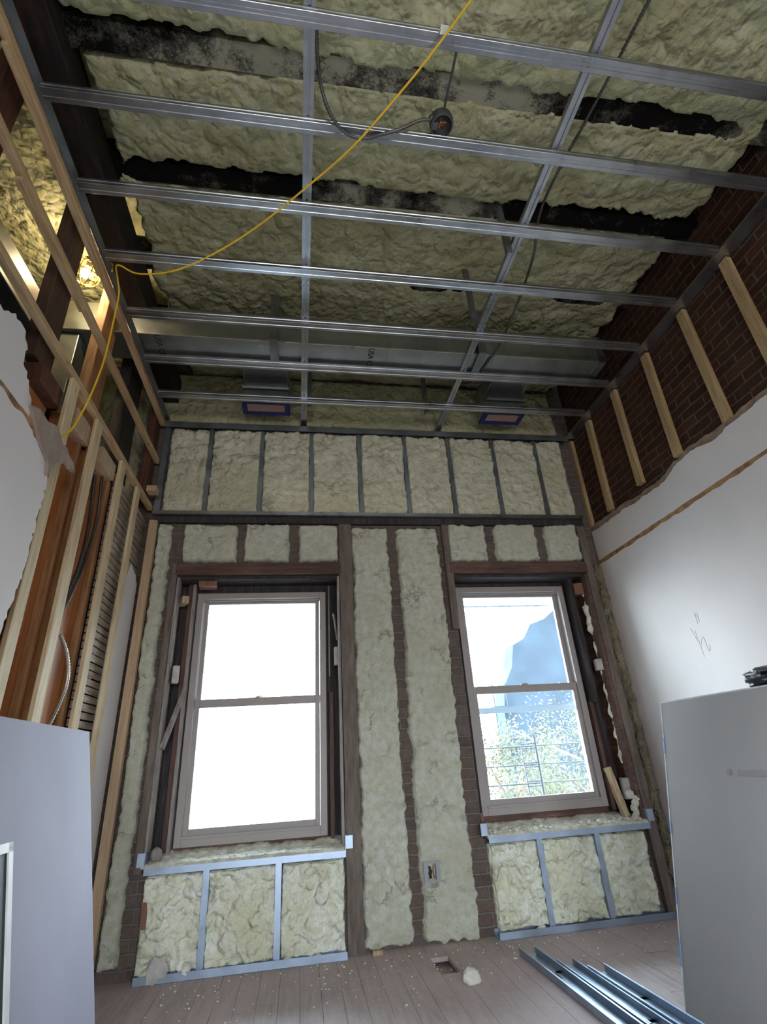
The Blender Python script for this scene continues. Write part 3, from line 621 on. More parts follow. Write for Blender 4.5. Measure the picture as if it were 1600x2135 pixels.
# ================================================================== METAL WALL FRAMING
T = 0.0022
def stud_z(x, z0, z1, y0, depth, wid, mat, label, group, name='metal_stud', flip=1):
    """C stud standing upright; broad face on one side, narrow flange to the room"""
    mb = MB(); a = x-wid/2; b = x+wid/2
    mb.box((a, y0, z0), (b, y0+T, z1)); mb.box((a, y0+depth-T, z0), (b, y0+depth, z1))
    xx = a if flip > 0 else b-T
    mb.box((xx, y0+T, z0), (xx+T, y0+depth-T, z1))
    xo = b-T if flip > 0 else a
    mb.box((xo, y0+T, z0), (xo+T, y0+0.012, z1))
    return tag(mb.build(name, mat), label, 'stud', group)
for k, xx in enumerate(ustuds):
    stud_z(xx, 2.852, 3.66, 3.800, 0.06, 0.033, 'steel_dark', 'grey metal stud between upper foam panels, %s from the left' % ordn[k], 'studs of the upper wall')
stud_z(-1.117, 2.852, 3.66, 3.790, 0.06, 0.045, 'steel_dark', 'grey metal stud at the left end of the upper wall', 'studs of the upper wall')
for xx, lab in ((-0.532, 'left metal stud under the left window'), (-0.112, 'right metal stud under the left window'), (1.568, 'left metal stud under the right window'), (1.978, 'right metal stud under the right window')):
    stud_z(xx, 0.004, 0.50, 3.778, 0.078, 0.036, 'steel_daylight', lab, 'studs below the windows', flip=-1 if xx < 0 else 1)
def track_x(x0, x1, y0, y1, z, h, mat, label, group=None, up_=1, name='metal_track'):
    """U track lying along X; web at height z, flanges of height h up or down"""
    mb = MB(); z0, z1 = (z, z+h) if up_ > 0 else (z-h, z)
    zw = (z, z+T) if up_ > 0 else (z-T, z)
    mb.box((x0, y0, zw[0]), (x1, y1, zw[1])); mb.box((x0, y0, z0), (x1, y0+T, z1)); mb.box((x0, y1-T, z0), (x1, y1, z1))
    return tag(mb.build(name, mat), label, 'track', group)
track_x(-1.145, 2.455, 3.787, 3.862, 2.838, 0.030, 'steel', 'long metal track along the ledge below the upper studs')
track_x(-1.145, 2.49, 3.765, 3.862, 3.690, 0.055, 'steel_dark', 'dark metal track along the front edge of the ceiling grid', up_=-1)
track_x(-0.875, 0.292, 3.765, 3.860, 0.001, 0.038, 'steel_daylight', 'metal floor track under the left window')
track_x(1.215, 2.400, 3.765, 3.860, 0.001, 0.036, 'steel_daylight', 'metal floor track under the right window')
def sill_track(x0, x1, lab):
    r = root('sill_track', ((x0+x1)/2, 3.8, 0.495), lab, 'track', 'metal tracks capping the knee walls')
    mb = MB(); mb.box((x0, 3.768, 0.497), (x1, 3.770, 0.530)); mb.box((x0, 3.768, 0.530), (x1, 3.868, 0.532)); mb.box((x0+0.02, 3.862, 0.500), (x1-0.02, 3.864, 0.530)); mb.build('track_body', 'steel_daylight', r)
    for s, xx in ((-1, x0), (1, x1)):
        mb = MB(); mb.box((xx-0.002, 3.770, 0.520), (xx+0.001, 3.868, 0.615)); mb.box((min(xx, xx+s*0.045), 3.770, 0.54), (max(xx, xx+s*0.045), 3.773, 0.610)); tag(mb.build('end_tab', 'steel_daylight', r), 'bent up end flap')
sill_track(-0.885, 0.295, 'shiny bluish sill track under the left window'); sill_track(1.222, 2.375, 'shiny bluish sill track under the right window')

# crumbs of foam on the sills
def crumbs(x0, x1, y0, y1, z, n, rmin, rmax, label, seed, mat='rubble'):
    rg = random.Random(seed); mb = MB()
    for i in range(n):
        r = rg.uniform(rmin, rmax)*(0.4+0.6*rg.random()); mb.lump((rg.uniform(x0, x1), rg.uniform(y0, y1), z+r*0.45), r, seed*1000+i, (1, 1, 0.7), 1, 0.5)
    return tag(mb.build('foam_crumbs', mat), label, 'debris', kind='stuff')
def sill_fill(x0, x1, z, lab, seed):
    nx, ny = 150, 26; x = np.linspace(x0, x1, nx); y = np.linspace(3.772, 4.03, ny); X, Y = np.meshgrid(x, y, indexing='ij')
    Z = z + 0.022*foam_h(X, Y, seed, 0.05) + 0.02*fbm(X*12, Y*12, seed)*smooth(3.77, 3.85, Y) + 0.03*smooth(3.9, 4.03, Y)
    Z[:, 0] = z
    mb = MB(); mb.add(np.stack([X, Y, Z], -1).reshape(-1, 3).tolist(), grid_faces(nx, ny), True)
    return mb
o = sill_fill(W1[0], W1[1], 0.530, '', 61).build('sill_foam', 'rubble'); tag(o, 'trimmed foam layer covering the left window sill', 'foam')
o = sill_fill(W2[0], W2[1], 0.530, '', 62).build('sill_foam', 'rubble'); tag(o, 'trimmed foam layer covering the right window sill', 'foam')
crumbs(W1[0]+0.03, W1[1]-0.03, 3.79, 3.98, 0.545, 150, 0.004, 0.014, 'pale foam crumbs strewn along the left window sill', 4)
crumbs(W2[0]+0.03, W2[1]-0.03, 3.79, 3.98, 0.548, 230, 0.005, 0.022, 'pale foam crumbs heaped along the right window sill', 5, 'rubble_lump')
mb = MB(); mb.lump((-0.845, 3.85, 0.585), 0.035, 3, (0.9, 0.8, 1.3)); tag(mb.build('rubble_lump', 'greyjamb'), 'grey brick lump in the left corner of left sill', 'rubble')
mb = MB()
for i in range(6): mb.lump((2.345+0.018*math.sin(i*2), 3.85+0.02*math.cos(i), 0.56+0.028*i), 0.026, 20+i, (1, 1, 1.1))
tag(mb.build('foam_blob', 'foam_low'), 'white foam blob piled at the right end of right sill', 'foam')

# outlet box set in the foam strip
r = root('outlet_box', (0.836, 3.80, 0.318), 'open metal outlet box set in the foam strip between the windows', 'outlet')
mb = MB(); x0, x1, z0, z1 = 0.783, 0.888, 0.320, 0.428
for a, b in (((x0, 3.790, z0), (x0+0.026, 3.794, z1)), ((x1-0.026, 3.790, z0), (x1, 3.794, z1)), ((x0+0.026, 3.790, z1-0.012), (x1-0.026, 3.794, z1)), ((x0+0.026, 3.790, z0), (x1-0.026, 3.794, z0+0.012))): mb.box(a, b)
mb.build('mud_ring', 'box_light', r)
mb = MB(); mb.box((x0+0.026, 3.795, z0+0.012), (x0+0.029, 3.85, z1-0.012)); mb.box((x1-0.029, 3.795, z0+0.012), (x1-0.026, 3.85, z1-0.012)); mb.box((x0+0.026, 3.845, z0+0.012), (x1-0.026, 3.85, z1-0.012)); mb.build('box_body', 'box', r)
mb = MB()
for i in range(3): mb.tube([(x0+0.036+0.006*i+0.004*math.sin(t*2+i), 3.80+0.01*math.sin(t*1.3+i), z0+0.018+t*0.0125) for t in range(6)], 0.003, 6)
tag(mb.build('wires', 'black', r), 'black wires')
mb = MB(); mb.tube([(x1-0.040, 3.798, z0+0.02), (x1-0.044, 3.80, z0+0.06), (x1-0.040, 3.80, z1-0.018)], 0.0025, 6); tag(mb.build('wires', 'dark_red', r), 'red wire')

# ================================================================== CEILING GRID
def uchannel_x(y, x0, x1, z, wid, h, label, group):
    """carrying channel along X, open on top, ribbed bottom"""
    a = wid/2; t = 0.0015
    prof = [(-a, h), (-a, 0.026), (-a-0.003, 0.022), (-a, 0.018), (-a, 0.0015), (-a+0.0015, 0), (-0.30*a, 0), (-0.22*a, 0.003), (0.22*a, 0.003), (0.30*a, 0), (a-0.0015, 0), (a, 0.0015), (a, 0.018), (a+0.003, 0.022), (a, 0.026), (a, h), (a-0.006, h), (a-0.006, h-t), (a-t, h-t), (a-t, 0.005), (a-0.005, t), (0.3*a, t), (0.2*a, 0.003+t), (-0.2*a, 0.003+t), (-0.3*a, t), (-a+0.005, t), (-a+t, 0.005), (-a+t, h-t), (-a+0.006, h-t), (-a+0.006, h)]
    mb = MB(); mb.sweep(prof, (x0, y, z), (x1, y, z), (0, 1, 0), (0, 0, 1))
    o = tag(mb.build('ceiling_channel', 'steel'), label, 'channel', group)
    return o
chy = [0.998, 1.386, 1.786, 2.180, 2.600, 3.020, 3.415]
for k, yy_ in enumerate(chy):
    o = uchannel_x(yy_, XL+0.03, 2.475, CZ, 0.055, 0.040, 'galvanised cross channel of the ceiling grid, %s counting from the top of the photo' % ordn[k], 'cross channels of the ceiling grid')
def runner_y(x, y0, y1, label):
    a = 0.024; t = 0.0015; z = CZ+0.0415
    prof = [(-a, 0.034), (-a, 0.0), (-0.25*a, 0), (-0.2*a, 0.005), (0.2*a, 0.005), (0.25*a, 0), (a, 0), (a, 0.034), (a-t, 0.034), (a-t, t), (0.3*a, t), (0.2*a, 0.005+t), (-0.2*a, 0.005+t), (-0.3*a, t), (-a+t, t), (-a+t, 0.034)]
    mb = MB(); mb.sweep(prof, (x, y0, z), (x, y1, z), (1, 0, 0), (0, 0, 1)); return tag(mb.build('ceiling_runner', 'steel'), label, 'runner', 'main runners of the ceiling grid')
ra = runner_y(0.008, 0.3, 3.80, 'straight main runner of the ceiling grid, left of centre')
rb = runner_y(1.232, 0.3, 3.80, 'slanting looking main runner of the ceiling grid, right of centre')
for rr_, xx in ((ra, 0.008), (rb, 1.232)):
    for ysp in (2.28, 2.52):
        for dx in (-0.014, 0.014):
            for dy in (-0.02, 0.02): mb = MB(); mb.tube([(xx+dx, ysp+dy, CZ+0.0385), (xx+dx, ysp+dy, CZ+0.042)], 0.003, 6); mb.build('screw', 'box', rr_)
# side angles carrying the grid
mb = MB(); mb.box((2.515, 0.4, 3.675), (2.517, 3.79, 3.730)); mb.box((2.470, 0.4, 3.675), (2.517, 3.79, 3.677)); mb.box((2.517, 0.4, 3.68), (2.574, 3.79, 3.70)); tag(mb.build('edge_angle', 'steel'), 'metal edge angle along the right brick wall', 'angle')
mb = MB(); mb.box((XL+0.002, 0.4, 3.702), (XL+0.005, 3.79, 3.745)); mb.box((XL+0.005, 0.4, 3.7215), (XL+0.035, 3.79, 3.7235)); tag(mb.build('edge_angle', 'steel_dark'), 'dark metal edge angle along the left wooden plate', 'angle')
# hanger strips
for x, y, lab in ((-0.21, 3.03, 'dark hanger strap crossing under the duct left of the straight runner'), (1.33, 2.80, 'dark hanger strap crossing under the duct near the slanting runner')):
    mb = MB(); mb.box((x-0.03, 2.79, 3.722), (x+0.03, 3.10, 3.727)); mb.box((x-0.03, 2.785, 3.722), (x+0.03, 2.79, 4.16)); mb.box((x-0.03, 3.10, 3.722), (x+0.03, 3.105, 4.2)); tag(mb.build('hanger_strap', 'steel_dark'), lab, 'strap')
for x, y, z1, lab in ((0.055, 3.47, 4.28, 'vertical metal hanger beside the straight runner near the wall'), (1.05, 3.47, 4.28, 'vertical metal hanger beside the slanting runner near the wall'), (1.13, 2.40, 4.15, 'vertical metal hanger stub left of the slanting runner, above the fourth channel'), (1.19, 1.90, 4.1, 'vertical metal hanger beside the slanting runner at the middle joist')):
    mb = MB(); mb.box((x-0.016, y-0.003, CZ-0.02), (x+0.016, y, z1)); mb.box((x-0.016, y, CZ-0.02), (x-0.013, y+0.03, z1)); tag(mb.build('hanger', 'steel_dark'), lab, 'hanger')

# ================================================================== DUCTWORK
r = root('supply_duct', (0.6, 2.95, 3.745), 'long rectangular sheet metal duct across the ceiling before the windows', 'duct')
dy0, dy1, dz0, dz1 = 2.825, 3.085, 3.745, 4.00
dx0, dx1 = -2.6, 2.36
mb = MB(); mb.box((dx0, dy0, dz0), (dx1, dy1, dz1)); mb.build('duct_body', 'duct', r, 0.004)
for k, xx in enumerate((-0.66, -0.28, 0.62, 0.88, 1.44, 1.75, 2.05)):
    mb = MB(); mb.box((xx, dy0-0.003, dz0-0.004), (xx+0.006, dy1+0.003, dz0)); mb.box((xx, dy0-0.004, dz0-0.004), (xx+0.006, dy0, dz1)); mb.build('seam', 'duct', r)
mb = MB(); mb.box((2.30, dy0-0.006, dz0-0.007), (2.36, dy1+0.006, dz0)); mb.box((2.30, dy0-0.007, dz0-0.007), (2.36, dy0, dz1)); mb.build('end_flange', 'steel', r)
mb = MB(); mb.box((0.34, dy0-0.002, dz0-0.012), (0.37, dy0+0.03, dz0)); mb.build('clip', 'steel', r)
mb = MB(); mb.box((-0.16, dy0-0.002, dz0-0.012), (-0.13, dy0+0.03, dz0)); mb.build('clip', 'steel', r)
text_part('printed_mark', 'USA CS/8', 'ink', 0.062, (0.475, dy0+0.005, dz0-0.0015), (0, 1, 0), (1, 0, 0), r)
text_part('printed_mark', 'USA CS/8', 'ink', 0.062, (-1.02, dy0+0.005, dz0-0.0015), (0, 1, 0), (1, 0, 0), r)
for x0, x1, lab in ((-0.487, -0.112, 'left'), (1.572, 1.935, 'right')):
    r = root('register_boot', ((x0+x1)/2, 3.54, 3.70), 'sheet metal register boot with blue tape and cardboard, %s one' % lab, 'register', 'register boots at the ceiling edge')
    mb = MB(); mb.box((x0, 3.455, 3.705), (x1, 3.625, 4.02)); mb.box((x0+0.01, 3.085, 3.86), (x1-0.01, 3.47, 4.03)); mb.build('boot_body', 'duct', r, 0.004)
    mb = MB(); pts = []
    for i in range(9):
        a = i/8*math.pi/2; pts.append((3.455-0.10*(1-math.sin(a)), 3.78+0.08*(1-math.cos(a))))
    P = []
    for (yy_, zz_) in pts: P += [(x0+0.004, yy_, zz_), (x1-0.004, yy_, zz_)]
    mb.add(P, [(2*i, 2*i+1, 2*i+3, 2*i+2) for i in range(8)], True)
    for s_ in (x0+0.004, x1-0.004):
        Q = [(s_, a_, b_) for a_, b_ in pts]+[(s_, 3.46, 3.87)]; mb.add(Q, [list(range(len(Q)))])
    mb.build('elbow', 'duct', r)
    mb = MB(); zt_, zb_ = 3.712, 3.696; f = 0.036
    for a, b in (((x0-0.006, 3.447, zb_), (x0+f, 3.632, zt_)), ((x1-f, 3.447, zb_), (x1+0.006, 3.632, zt_)), ((x0+f, 3.447, zb_), (x1-f, 3.447+f*1.2, zt_)), ((x0+f, 3.632-f*1.2, zb_), (x1-f, 3.632, zt_))): mb.box(a, b)
    tag(mb.build('blue_tape', 'bluetape', r), 'deep blue tape rim')
    mb = MB(); mb.box((x0+f-0.002, 3.447+f, 3.700), (x1-f+0.002, 3.632-f, 3.708)); tag(mb.build('cardboard_cover', 'cardboard', r), 'brown cardboard covering the opening')
# ducts seen through the left framing
mb = MB(); mb.box((-1.95, 0.6, 3.33), (-1.50, 2.52, 3.57)); tag(mb.build('branch_duct', 'duct', None, 0.004), 'bright lamp lit sheet metal duct beyond the left studs', 'duct')
mb = MB(); mb.box((-2.35, 2.86, 2.75), (-1.50, 3.16, 3.74)); tag(mb.build('duct_riser', 'duct', None, 0.004), 'greenish sheet metal riser duct behind the left posts', 'duct')

# ================================================================== JUNCTION BOX AND CABLES
def smooth_path(pts, n=14):
    P = [Vector(p) for p in pts]; P = [P[0]*2-P[1]]+P+[P[-1]*2-P[-2]]; o = []
    for i in range(1, len(P)-2):
        for k in range(n):
            t = k/n; a, b, c, d = P[i-1:i+3]
            o.append(0.5*((2*b)+(c-a)*t+(2*a-5*b+4*c-d)*t*t+(3*b-a-3*c+d)*t**3))
    o.append(P[-2]); return o
def armoured(pts, r, mat, label, n=14, name='armoured_cable', group=None):
    path = smooth_path(pts, n); D = [0]
    for i in range(1, len(path)): D.append(D[-1]+(path[i]-path[i-1]).length)
    m = int(D[-1]/0.0075); q = []; rr = []
    for k in range(m+1):
        s = D[-1]*k/m; i = min(int(np.searchsorted(D, s)), len(path)-1); i = max(i, 1); t = (s-D[i-1])/max(1e-6, D[i]-D[i-1])
        q.append(path[i-1].lerp(path[i], t)); rr.append(r if k % 2 else r*0.66)
    mb = MB(); mb.tube(q, rr, 7); return tag(mb.build(name, mat), label, 'cable', group)
armoured([(0.035, 0.99, 3.74), (0.04, 1.10, 3.725), (0.058, 1.216, 3.72), (0.09, 1.29, 3.69), (0.135, 1.345, 3.667), (0.20, 1.385, 3.664), (0.275, 1.390, 3.664), (0.35, 1.365, 3.667), (0.428, 1.340, 3.675), (0.52, 1.310, 3.71), (0.585, 1.305, 3.725)], 0.0095, 'bx', 'black armoured cable looping from the first channel to the junction box')
armoured([(1.47, 0.55, 3.87), (1.423, 0.817, 3.85), (1.393, 1.171, 3.85), (1.35, 1.6, 3.85), (1.355, 1.80, 3.83), (1.42, 2.033, 3.82), (1.45, 2.37, 3.80), (1.43, 2.70, 3.735), (1.40, 2.90, 3.733), (1.37, 3.10, 3.74), (1.32, 3.28, 3.85), (1.28, 3.36, 4.02)], 0.009, 'bx', 'long black armoured cable running beside the slanting runner')
r = root('junction_box', (0.632, 1.325, 3.715), 'dark octagonal junction box on the second ceiling channel', 'junction box')
def octo(mb, c, rad, z0, z1, n=8, ph=math.pi/8, nrm=None):
    mb.add([(c[0]+rad*math.cos(ph+2*math.pi*i/n), c[1]+rad*math.sin(ph+2*math.pi*i/n), z) for z in (z0, z1) for i in range(n)], [(i, (i+1) % n, n+(i+1) % n, n+i) for i in range(n)]+[list(range(n))[::-1], list(range(n, 2*n))])
mb = MB()
n = 24; c = (0.632, 1.318)
# hollow cup open downwards
prof = [(0.052, 3.705), (0.056, 3.715), (0.056, 3.752), (0.046, 3.762), (0.0, 3.762)]
inn = [(0.048, 3.705), (0.048, 3.75), (0.0, 3.752)]
def lathe(mb, c, prof, n=24):
    V = []; f = []
    for (rd, z) in prof:
        for i in range(n): V.append((c[0]+rd*math.cos(2*math.pi*i/n), c[1]+rd*math.sin(2*math.pi*i/n), z))
    for k in range(len(prof)-1):
        for i in range(n): f.append((k*n+i, k*n+(i+1) % n, (k+1)*n+(i+1) % n, (k+1)*n+i))
    mb.add(V, f, True)
lathe(mb, c, prof); lathe(mb, c, inn); lathe(mb, c, [(0.048, 3.705), (0.052, 3.705)])
mb.build('box_body', 'box', r)
mb = MB()
for i in range(4):
    a = i*1.4; mb.tube([(c[0]-0.02*math.cos(a), c[1]-0.02*math.sin(a), 3.74), (c[0]+0.015*math.cos(a+1), c[1]+0.015*math.sin(a+1), 3.712), (c[0]+0.02*math.cos(a+2), c[1]+0.012*math.sin(a), 3.72)], 0.0028, 6)
tag(mb.build('wires', 'copper', r), 'copper coloured wires')
mb = MB(); mb.box((c[0]-0.045, c[1]-0.012, 3.706), (c[0]-0.022, c[1]+0.020, 3.712)); mb.build('mounting_ear', 'box', r)
mb = MB(); mb.tube([(0.592, 1.305, 3.728), (0.57, 1.30, 3.728)], 0.014, 10); mb.build('cable_clamp', 'box', r)
mb = MB(); mb.tube([(0.632, 0.985, 3.745), (0.634, 1.275, 3.745)], 0.0055, 8); tag(mb.build('support_rod', 'box'), 'thin dark rod from the first channel to the junction box', 'rod')
armoured([(XL-0.075, 2.88, 2.66), (XL-0.06, 2.90, 2.35), (XL-0.05, 2.86, 2.08), (XL-0.065, 2.80, 1.82), (XL-0.08, 2.775, 1.7)], 0.012, 'bx', 'dark armoured cable hanging high behind the second stud', group=None)
armoured([(XL-0.055, 2.93, 2.68), (XL-0.045, 2.95, 2.40), (XL-0.042, 2.90, 2.12), (XL-0.05, 2.83, 1.9), (XL-0.08, 2.80, 1.75)], 0.011, 'bx', 'second dark armoured cable hanging beside the first behind the studs')
armoured([(XL-0.045, 2.80, 1.69), (XL-0.02, 2.86, 1.60), (XL-0.01, 2.90, 1.48), (XL-0.02, 2.87, 1.34), (XL-0.04, 2.78, 1.15), (XL-0.05, 2.72, 0.95)], 0.011, 'bx_bright', 'bright armoured cable curling out low between second and third stud')

# yellow extension cord
cord = [(0.72, 0.70, 3.655), (0.624, 0.845, 3.65), (0.54, 0.985, 3.655), (0.427, 1.143, 3.640), (0.22, 1.40, 3.615), (0.006, 1.634, 3.640), (-0.25, 1.86, 3.62), (-0.49, 2.03, 3.60), (-0.72, 2.15, 3.58), (-0.93, 2.21, 3.60), (-1.03, 2.19, 3.63), (-1.065, 2.22, 3.65), (-1.085, 2.31, 3.66), (-1.09, 2.38, 3.60), (-1.10, 2.41, 3.36), (-1.10, 2.40, 3.10), (-1.10, 2.35, 2.85), (-1.10, 2.29, 2.66), (-1.10, 2.23, 2.53), (-1.105, 2.14, 2.43), (-1.16, 2.05, 2.40)]
mb = MB(); mb.tube(smooth_path(cord, 10), 0.0048, 7); tag(mb.build('extension_cord', 'yellow'), 'yellow extension cord swooping across the ceiling and down the left studs', 'cord')
mb = MB(); mb.box((0.530, 0.945, 3.668), (0.562, 0.972, 3.68)); mb.box((0.527, 0.95, 3.65), (0.534, 0.965, 3.67)); tag(mb.build('cable_clip', 'white_tape'), 'small white clip holding the cord to the first channel', 'clip')

# caged work lamp
LC = Vector((-1.38, 2.53, 3.94))
r = root('work_lamp', LC-Vector((0, 0, 0.10)), 'lit bulb in a round yellow wire cage behind the left plates', 'lamp')
mb = MB(); ax = Vector((0.25, -0.35, 0.9)).normalized()
def ring_path(c, n, rad, m=28):
    u = n.orthogonal().normalized(); v = n.cross(u); return [c+(u*math.cos(2*math.pi*i/m)+v*math.sin(2*math.pi*i/m))*rad for i in range(m)]
u_ = ax.orthogonal().normalized(); v_ = ax.cross(u_)
for k in range(4):
    a = k*math.pi/4; nrm = u_*math.cos(a)+v_*math.sin(a)
    mb.tube(ring_path(LC, nrm, 0.084), 0.0034, 6, closed=True)
for h, rd in ((0.0, 0.084), (-0.05, 0.068), (0.06, 0.06)): mb.tube(ring_path(LC+ax*h, ax, rd), 0.0034, 6, closed=True)
mb.build('wire_cage', 'yellow', r)
M['bulb'] = m_emit('lit bulb', (1.0, 0.80, 0.48), BULB_STRENGTH)
mb = MB(); mb.lump(LC-ax*0.005, 0.032, 1, amp=0.0, sub=3); tag(mb.build('bulb', 'bulb', r), 'glowing bulb')
mb = MB(); mb.tube([LC+ax*0.045, LC+ax*0.10], 0.018, 12); mb.build('lamp_socket', 'black', r)
mb = MB(); mb.tube(smooth_path([LC+ax*0.10, LC+ax*0.13+Vector((0.03, 0.03, 0.03)), Vector((-1.27, 2.48, 4.02)), Vector((-1.16, 2.36, 3.84)), Vector((-1.10, 2.26, 3.66))], 8), 0.0045, 6); mb.build('lamp_lead', 'yellow', r)

# ================================================================== LEFT STUD WALL
def plate_y(z0, z1, y0, y1, lab, mat='wood_y', x0=XL-0.037, x1=XL):
    r = MB(); r.box((x0, y0, z0), (x1, y1, z1)); return tag(r.build('wall_plate', mat, None, 0.003), lab, 'plate', 'horizontal plates of the left wall')
p1 = plate_y(3.660, 3.704, 0.2, 3.80, 'topmost horizontal pine plate of the left wall, along the grid')
plate_y(3.292, 3.330, 0.2, 3.80, 'middle horizontal pine plate of the left wall')
plate_y(2.867, 2.906, 0.2, 3.80, 'lowest horizontal pine plate, resting on the stud tops')
for y0, y1, z0, lab in ((1.2, 2.28, 3.634, 'short doubled pine scab under the topmost left plate'), (1.50, 2.20, 3.266, 'short doubled pine scab under the middle left plate')):
    mb = MB(); mb.box((XL-0.036, y0, z0), (XL-0.010, y1, z0+0.0255)); tag(mb.build('scab_board', 'wood_y', None, 0.003), lab, 'board')
mb = MB(); nz_ = 50
for j in range(2):
    P = []
    for i in range(nz_):
        y = 2.47+1.30*i/(nz_-1); z = 3.682+0.008*math.sin(i*0.5+j)-0.01*j; wv = 0.004+0.003*math.sin(i*1.3)
        P += [(XL+0.0006, y, z-wv), (XL+0.0006, y, z+wv)]
    if j == 0: mb.add(P, [(2*i, 2*i+2, 2*i+3, 2*i+1) for i in range(nz_-1) if not (18 < i < 24 or 34 < i < 40)])
tag(mb.build('red_marking', 'red_paint', p1), 'red marker streak along the plate')
SY = [(2.245, 2.328), (2.595, 2.682), (3.045, 3.130), (3.400, 3.480)]
for k, (a, b) in enumerate(SY):
    mb = MB(); mb.box((XL-0.021, a, 0.0), (XL-0.001, b, 2.866)); tag(mb.build('wall_stud', 'wood_z', None, 0.003), 'upright pine stud in the left wall, %s from the viewer' % ordn[k], 'stud', 'wood studs of the left wall')
mb = MB(); mb.box((XL-0.002, 3.772, 0.0), (-1.092, 3.812, 2.78)); tag(mb.build('corner_board', 'corner_z', None, 0.003), 'tan timber board upright in the left corner', 'board')
# old fir planks behind the studs with narrow cleats at their edges
for y0, y1, z1, mt, lab in ((1.86, 2.240, 2.70, 'orange_z', 'dark shaded fir plank half hidden by the torn plaster'), (2.335, 2.590, 2.72, 'orange_z', 'wide orange fir plank between first and second stud'), (2.70, 3.12, 2.72, 'orange_z', 'wide orange fir plank between second and third stud')):
    mb = MB(); mb.box((XL-0.115, y0, 0), (XL-0.085, y1, z1)); tag(mb.build('fir_plank', mt, None, 0.003), lab, 'plank', 'fir planks behind the studs')
for y0, y1, lab in ((2.335, 2.365, 'narrow orange cleat left of the first wide plank'), (2.56, 2.59, 'narrow orange cleat right of the first wide plank'), (2.69, 2.73, 'narrow orange cleat left of the second wide plank'), (3.03, 3.075, 'narrow orange cleat right of the second wide plank')):
    mb = MB(); mb.box((XL-0.085, y0, 0), (XL-0.05, y1, 2.71)); tag(mb.build('cleat', 'oldorange_z', None, 0.003), lab, 'cleat', 'narrow cleats beside the planks')
# lath panel: strips with gaps
r = root('old_lath', (XL-0.07, 3.47, 0), 'dusty wooden lath with dark gaps at the far end of left wall', 'lath')
mb = MB(); z = 0.02
while z < 2.80:
    h = 0.036+random.uniform(-0.003, 0.003)
    a = 3.13; dz = random.uniform(-0.004, 0.004)
    mb.add([(XL-0.065, a, z), (XL-0.055, a, z), (XL-0.055, 3.85, z+dz), (XL-0.065, 3.85, z+dz), (XL-0.065, a, z+h), (XL-0.055, a, z+h), (XL-0.055, 3.85, z+h+dz), (XL-0.065, 3.85, z+h+dz)], [(0, 1, 2, 3), (4, 7, 6, 5), (0, 4, 5, 1), (1, 5, 6, 2), (2, 6, 7, 3), (3, 7, 4, 0)]); z += h+0.009
mb.build('lath_strips', 'lath', r)
mb = MB(); mb.box((XL-0.10, 3.13, 0), (XL-0.085, 3.86, 2.82)); mb.build('gap_shade', 'dark', r)  # black sheet added as the shade in the gaps between the strips
mb = MB()
rg = random.Random(9)
for i in range(34):
    yy_ = rg.uniform(3.16, 3.38); zz_ = rg.uniform(1.1, 2.1); mb.lump((XL-0.056, yy_, zz_), rg.uniform(0.006, 0.014), 500+i, (0.5, 1.6, 0.8), 1, 0.5)
tag(mb.build('plaster_keys', 'lath', r), 'crumbs of old plaster in the lath', kind='stuff')
# remnant of white plaster by the corner
eR = [(3.49, 2.10), (3.55, 2.28), (3.60, 2.36), (3.66, 2.33), (3.72, 2.32), (3.775, 2.27)]
wl = root('wall_left', (XL, 1.0, 0), 'stripped left wall with remains of white plaster', 'wall', kind='structure')
ragged_plaster('plaster_remnant', 'plaster', XL-0.055, 0.034, eR, 0, 0, wl, nrm=1, seed=14, rag=0.02)
# large near plaster sheet with torn far edge
E0 = [(-3.38, 2.95), (0.9, 2.95), (1.30, 2.80), (1.45, 2.68), (1.548, 2.60), (1.624, 2.65), (1.69, 2.66), (1.749, 2.60), (1.756, 2.53), (1.842, 2.47), (1.87, 2.41), (1.898, 2.345), (2.00, 2.31), (2.10, 2.27), (2.138, 2.20), (2.134, 2.10), (2.128, 1.95), (2.13, 1.75), (2.10, 1.62), (2.075, 1.50), (2.06, 1.30), (2.07, 1.05), (2.05, 0.5), (2.06, 0.0)]
pts = []
for i in range(len(E0)-1):
    a = Vector((*E0[i], 0)); b = Vector((*E0[i+1], 0)); n = max(1, int((b-a).length/0.02)) if i > 2 else 3
    for k in range(n):
        q = a.lerp(b, k/n); j = 0.010 if i > 2 else 0.0
        pts.append((q.x+random.uniform(-j, j), q.y+random.uniform(-j, j)))
pts.append((2.06, 0.0)); pts.append((-3.38, 0.0))
mb = MB(); mb.plate([(-1.112, a, b) for a, b in pts], (1, 0, 0), 0.018); tag(mb.build('plaster_sheet', 'plaster', wl), 'white plaster with a torn dark far edge')
mb = MB(); mb.plate([(-1.135, a+(0.022 if a > 1.3 else 0), b+(0.012 if a > 1.3 and b > 1.3 else 0)) for a, b in pts], (1, 0, 0), 0.0225); tag(mb.build('brown_coat', 'plaster_raw', wl), 'brown base coat behind the plaster')
mb = MB(); yy = np.linspace(0.8, 1.93, 70); zt = 2.39-0.035*(yy-0.8)/1.1+0.008*(fbm(yy*14, yy*0, 4)-0.5)*2
P = [(-1.0935, a, b-0.018-0.006*math.sin(a*40)) for a, b in zip(yy, zt)]+[(-1.0935, a, b+0.006) for a, b in zip(yy, zt)]; P += [(-1.096, p[1], p[2]) for p in P]; n = 70
mb.add(P, [(i, i+1, n+i+1, n+i) for i in range(n-1)]+[(i, 2*n+i, 2*n+i+1, i+1) for i in range(n-1)]+[(n+i, n+i+1, 3*n+i+1, 3*n+i) for i in range(n-1)]); tag(mb.build('rail_scar', 'scar', wl), 'brown scar of a removed picture rail')
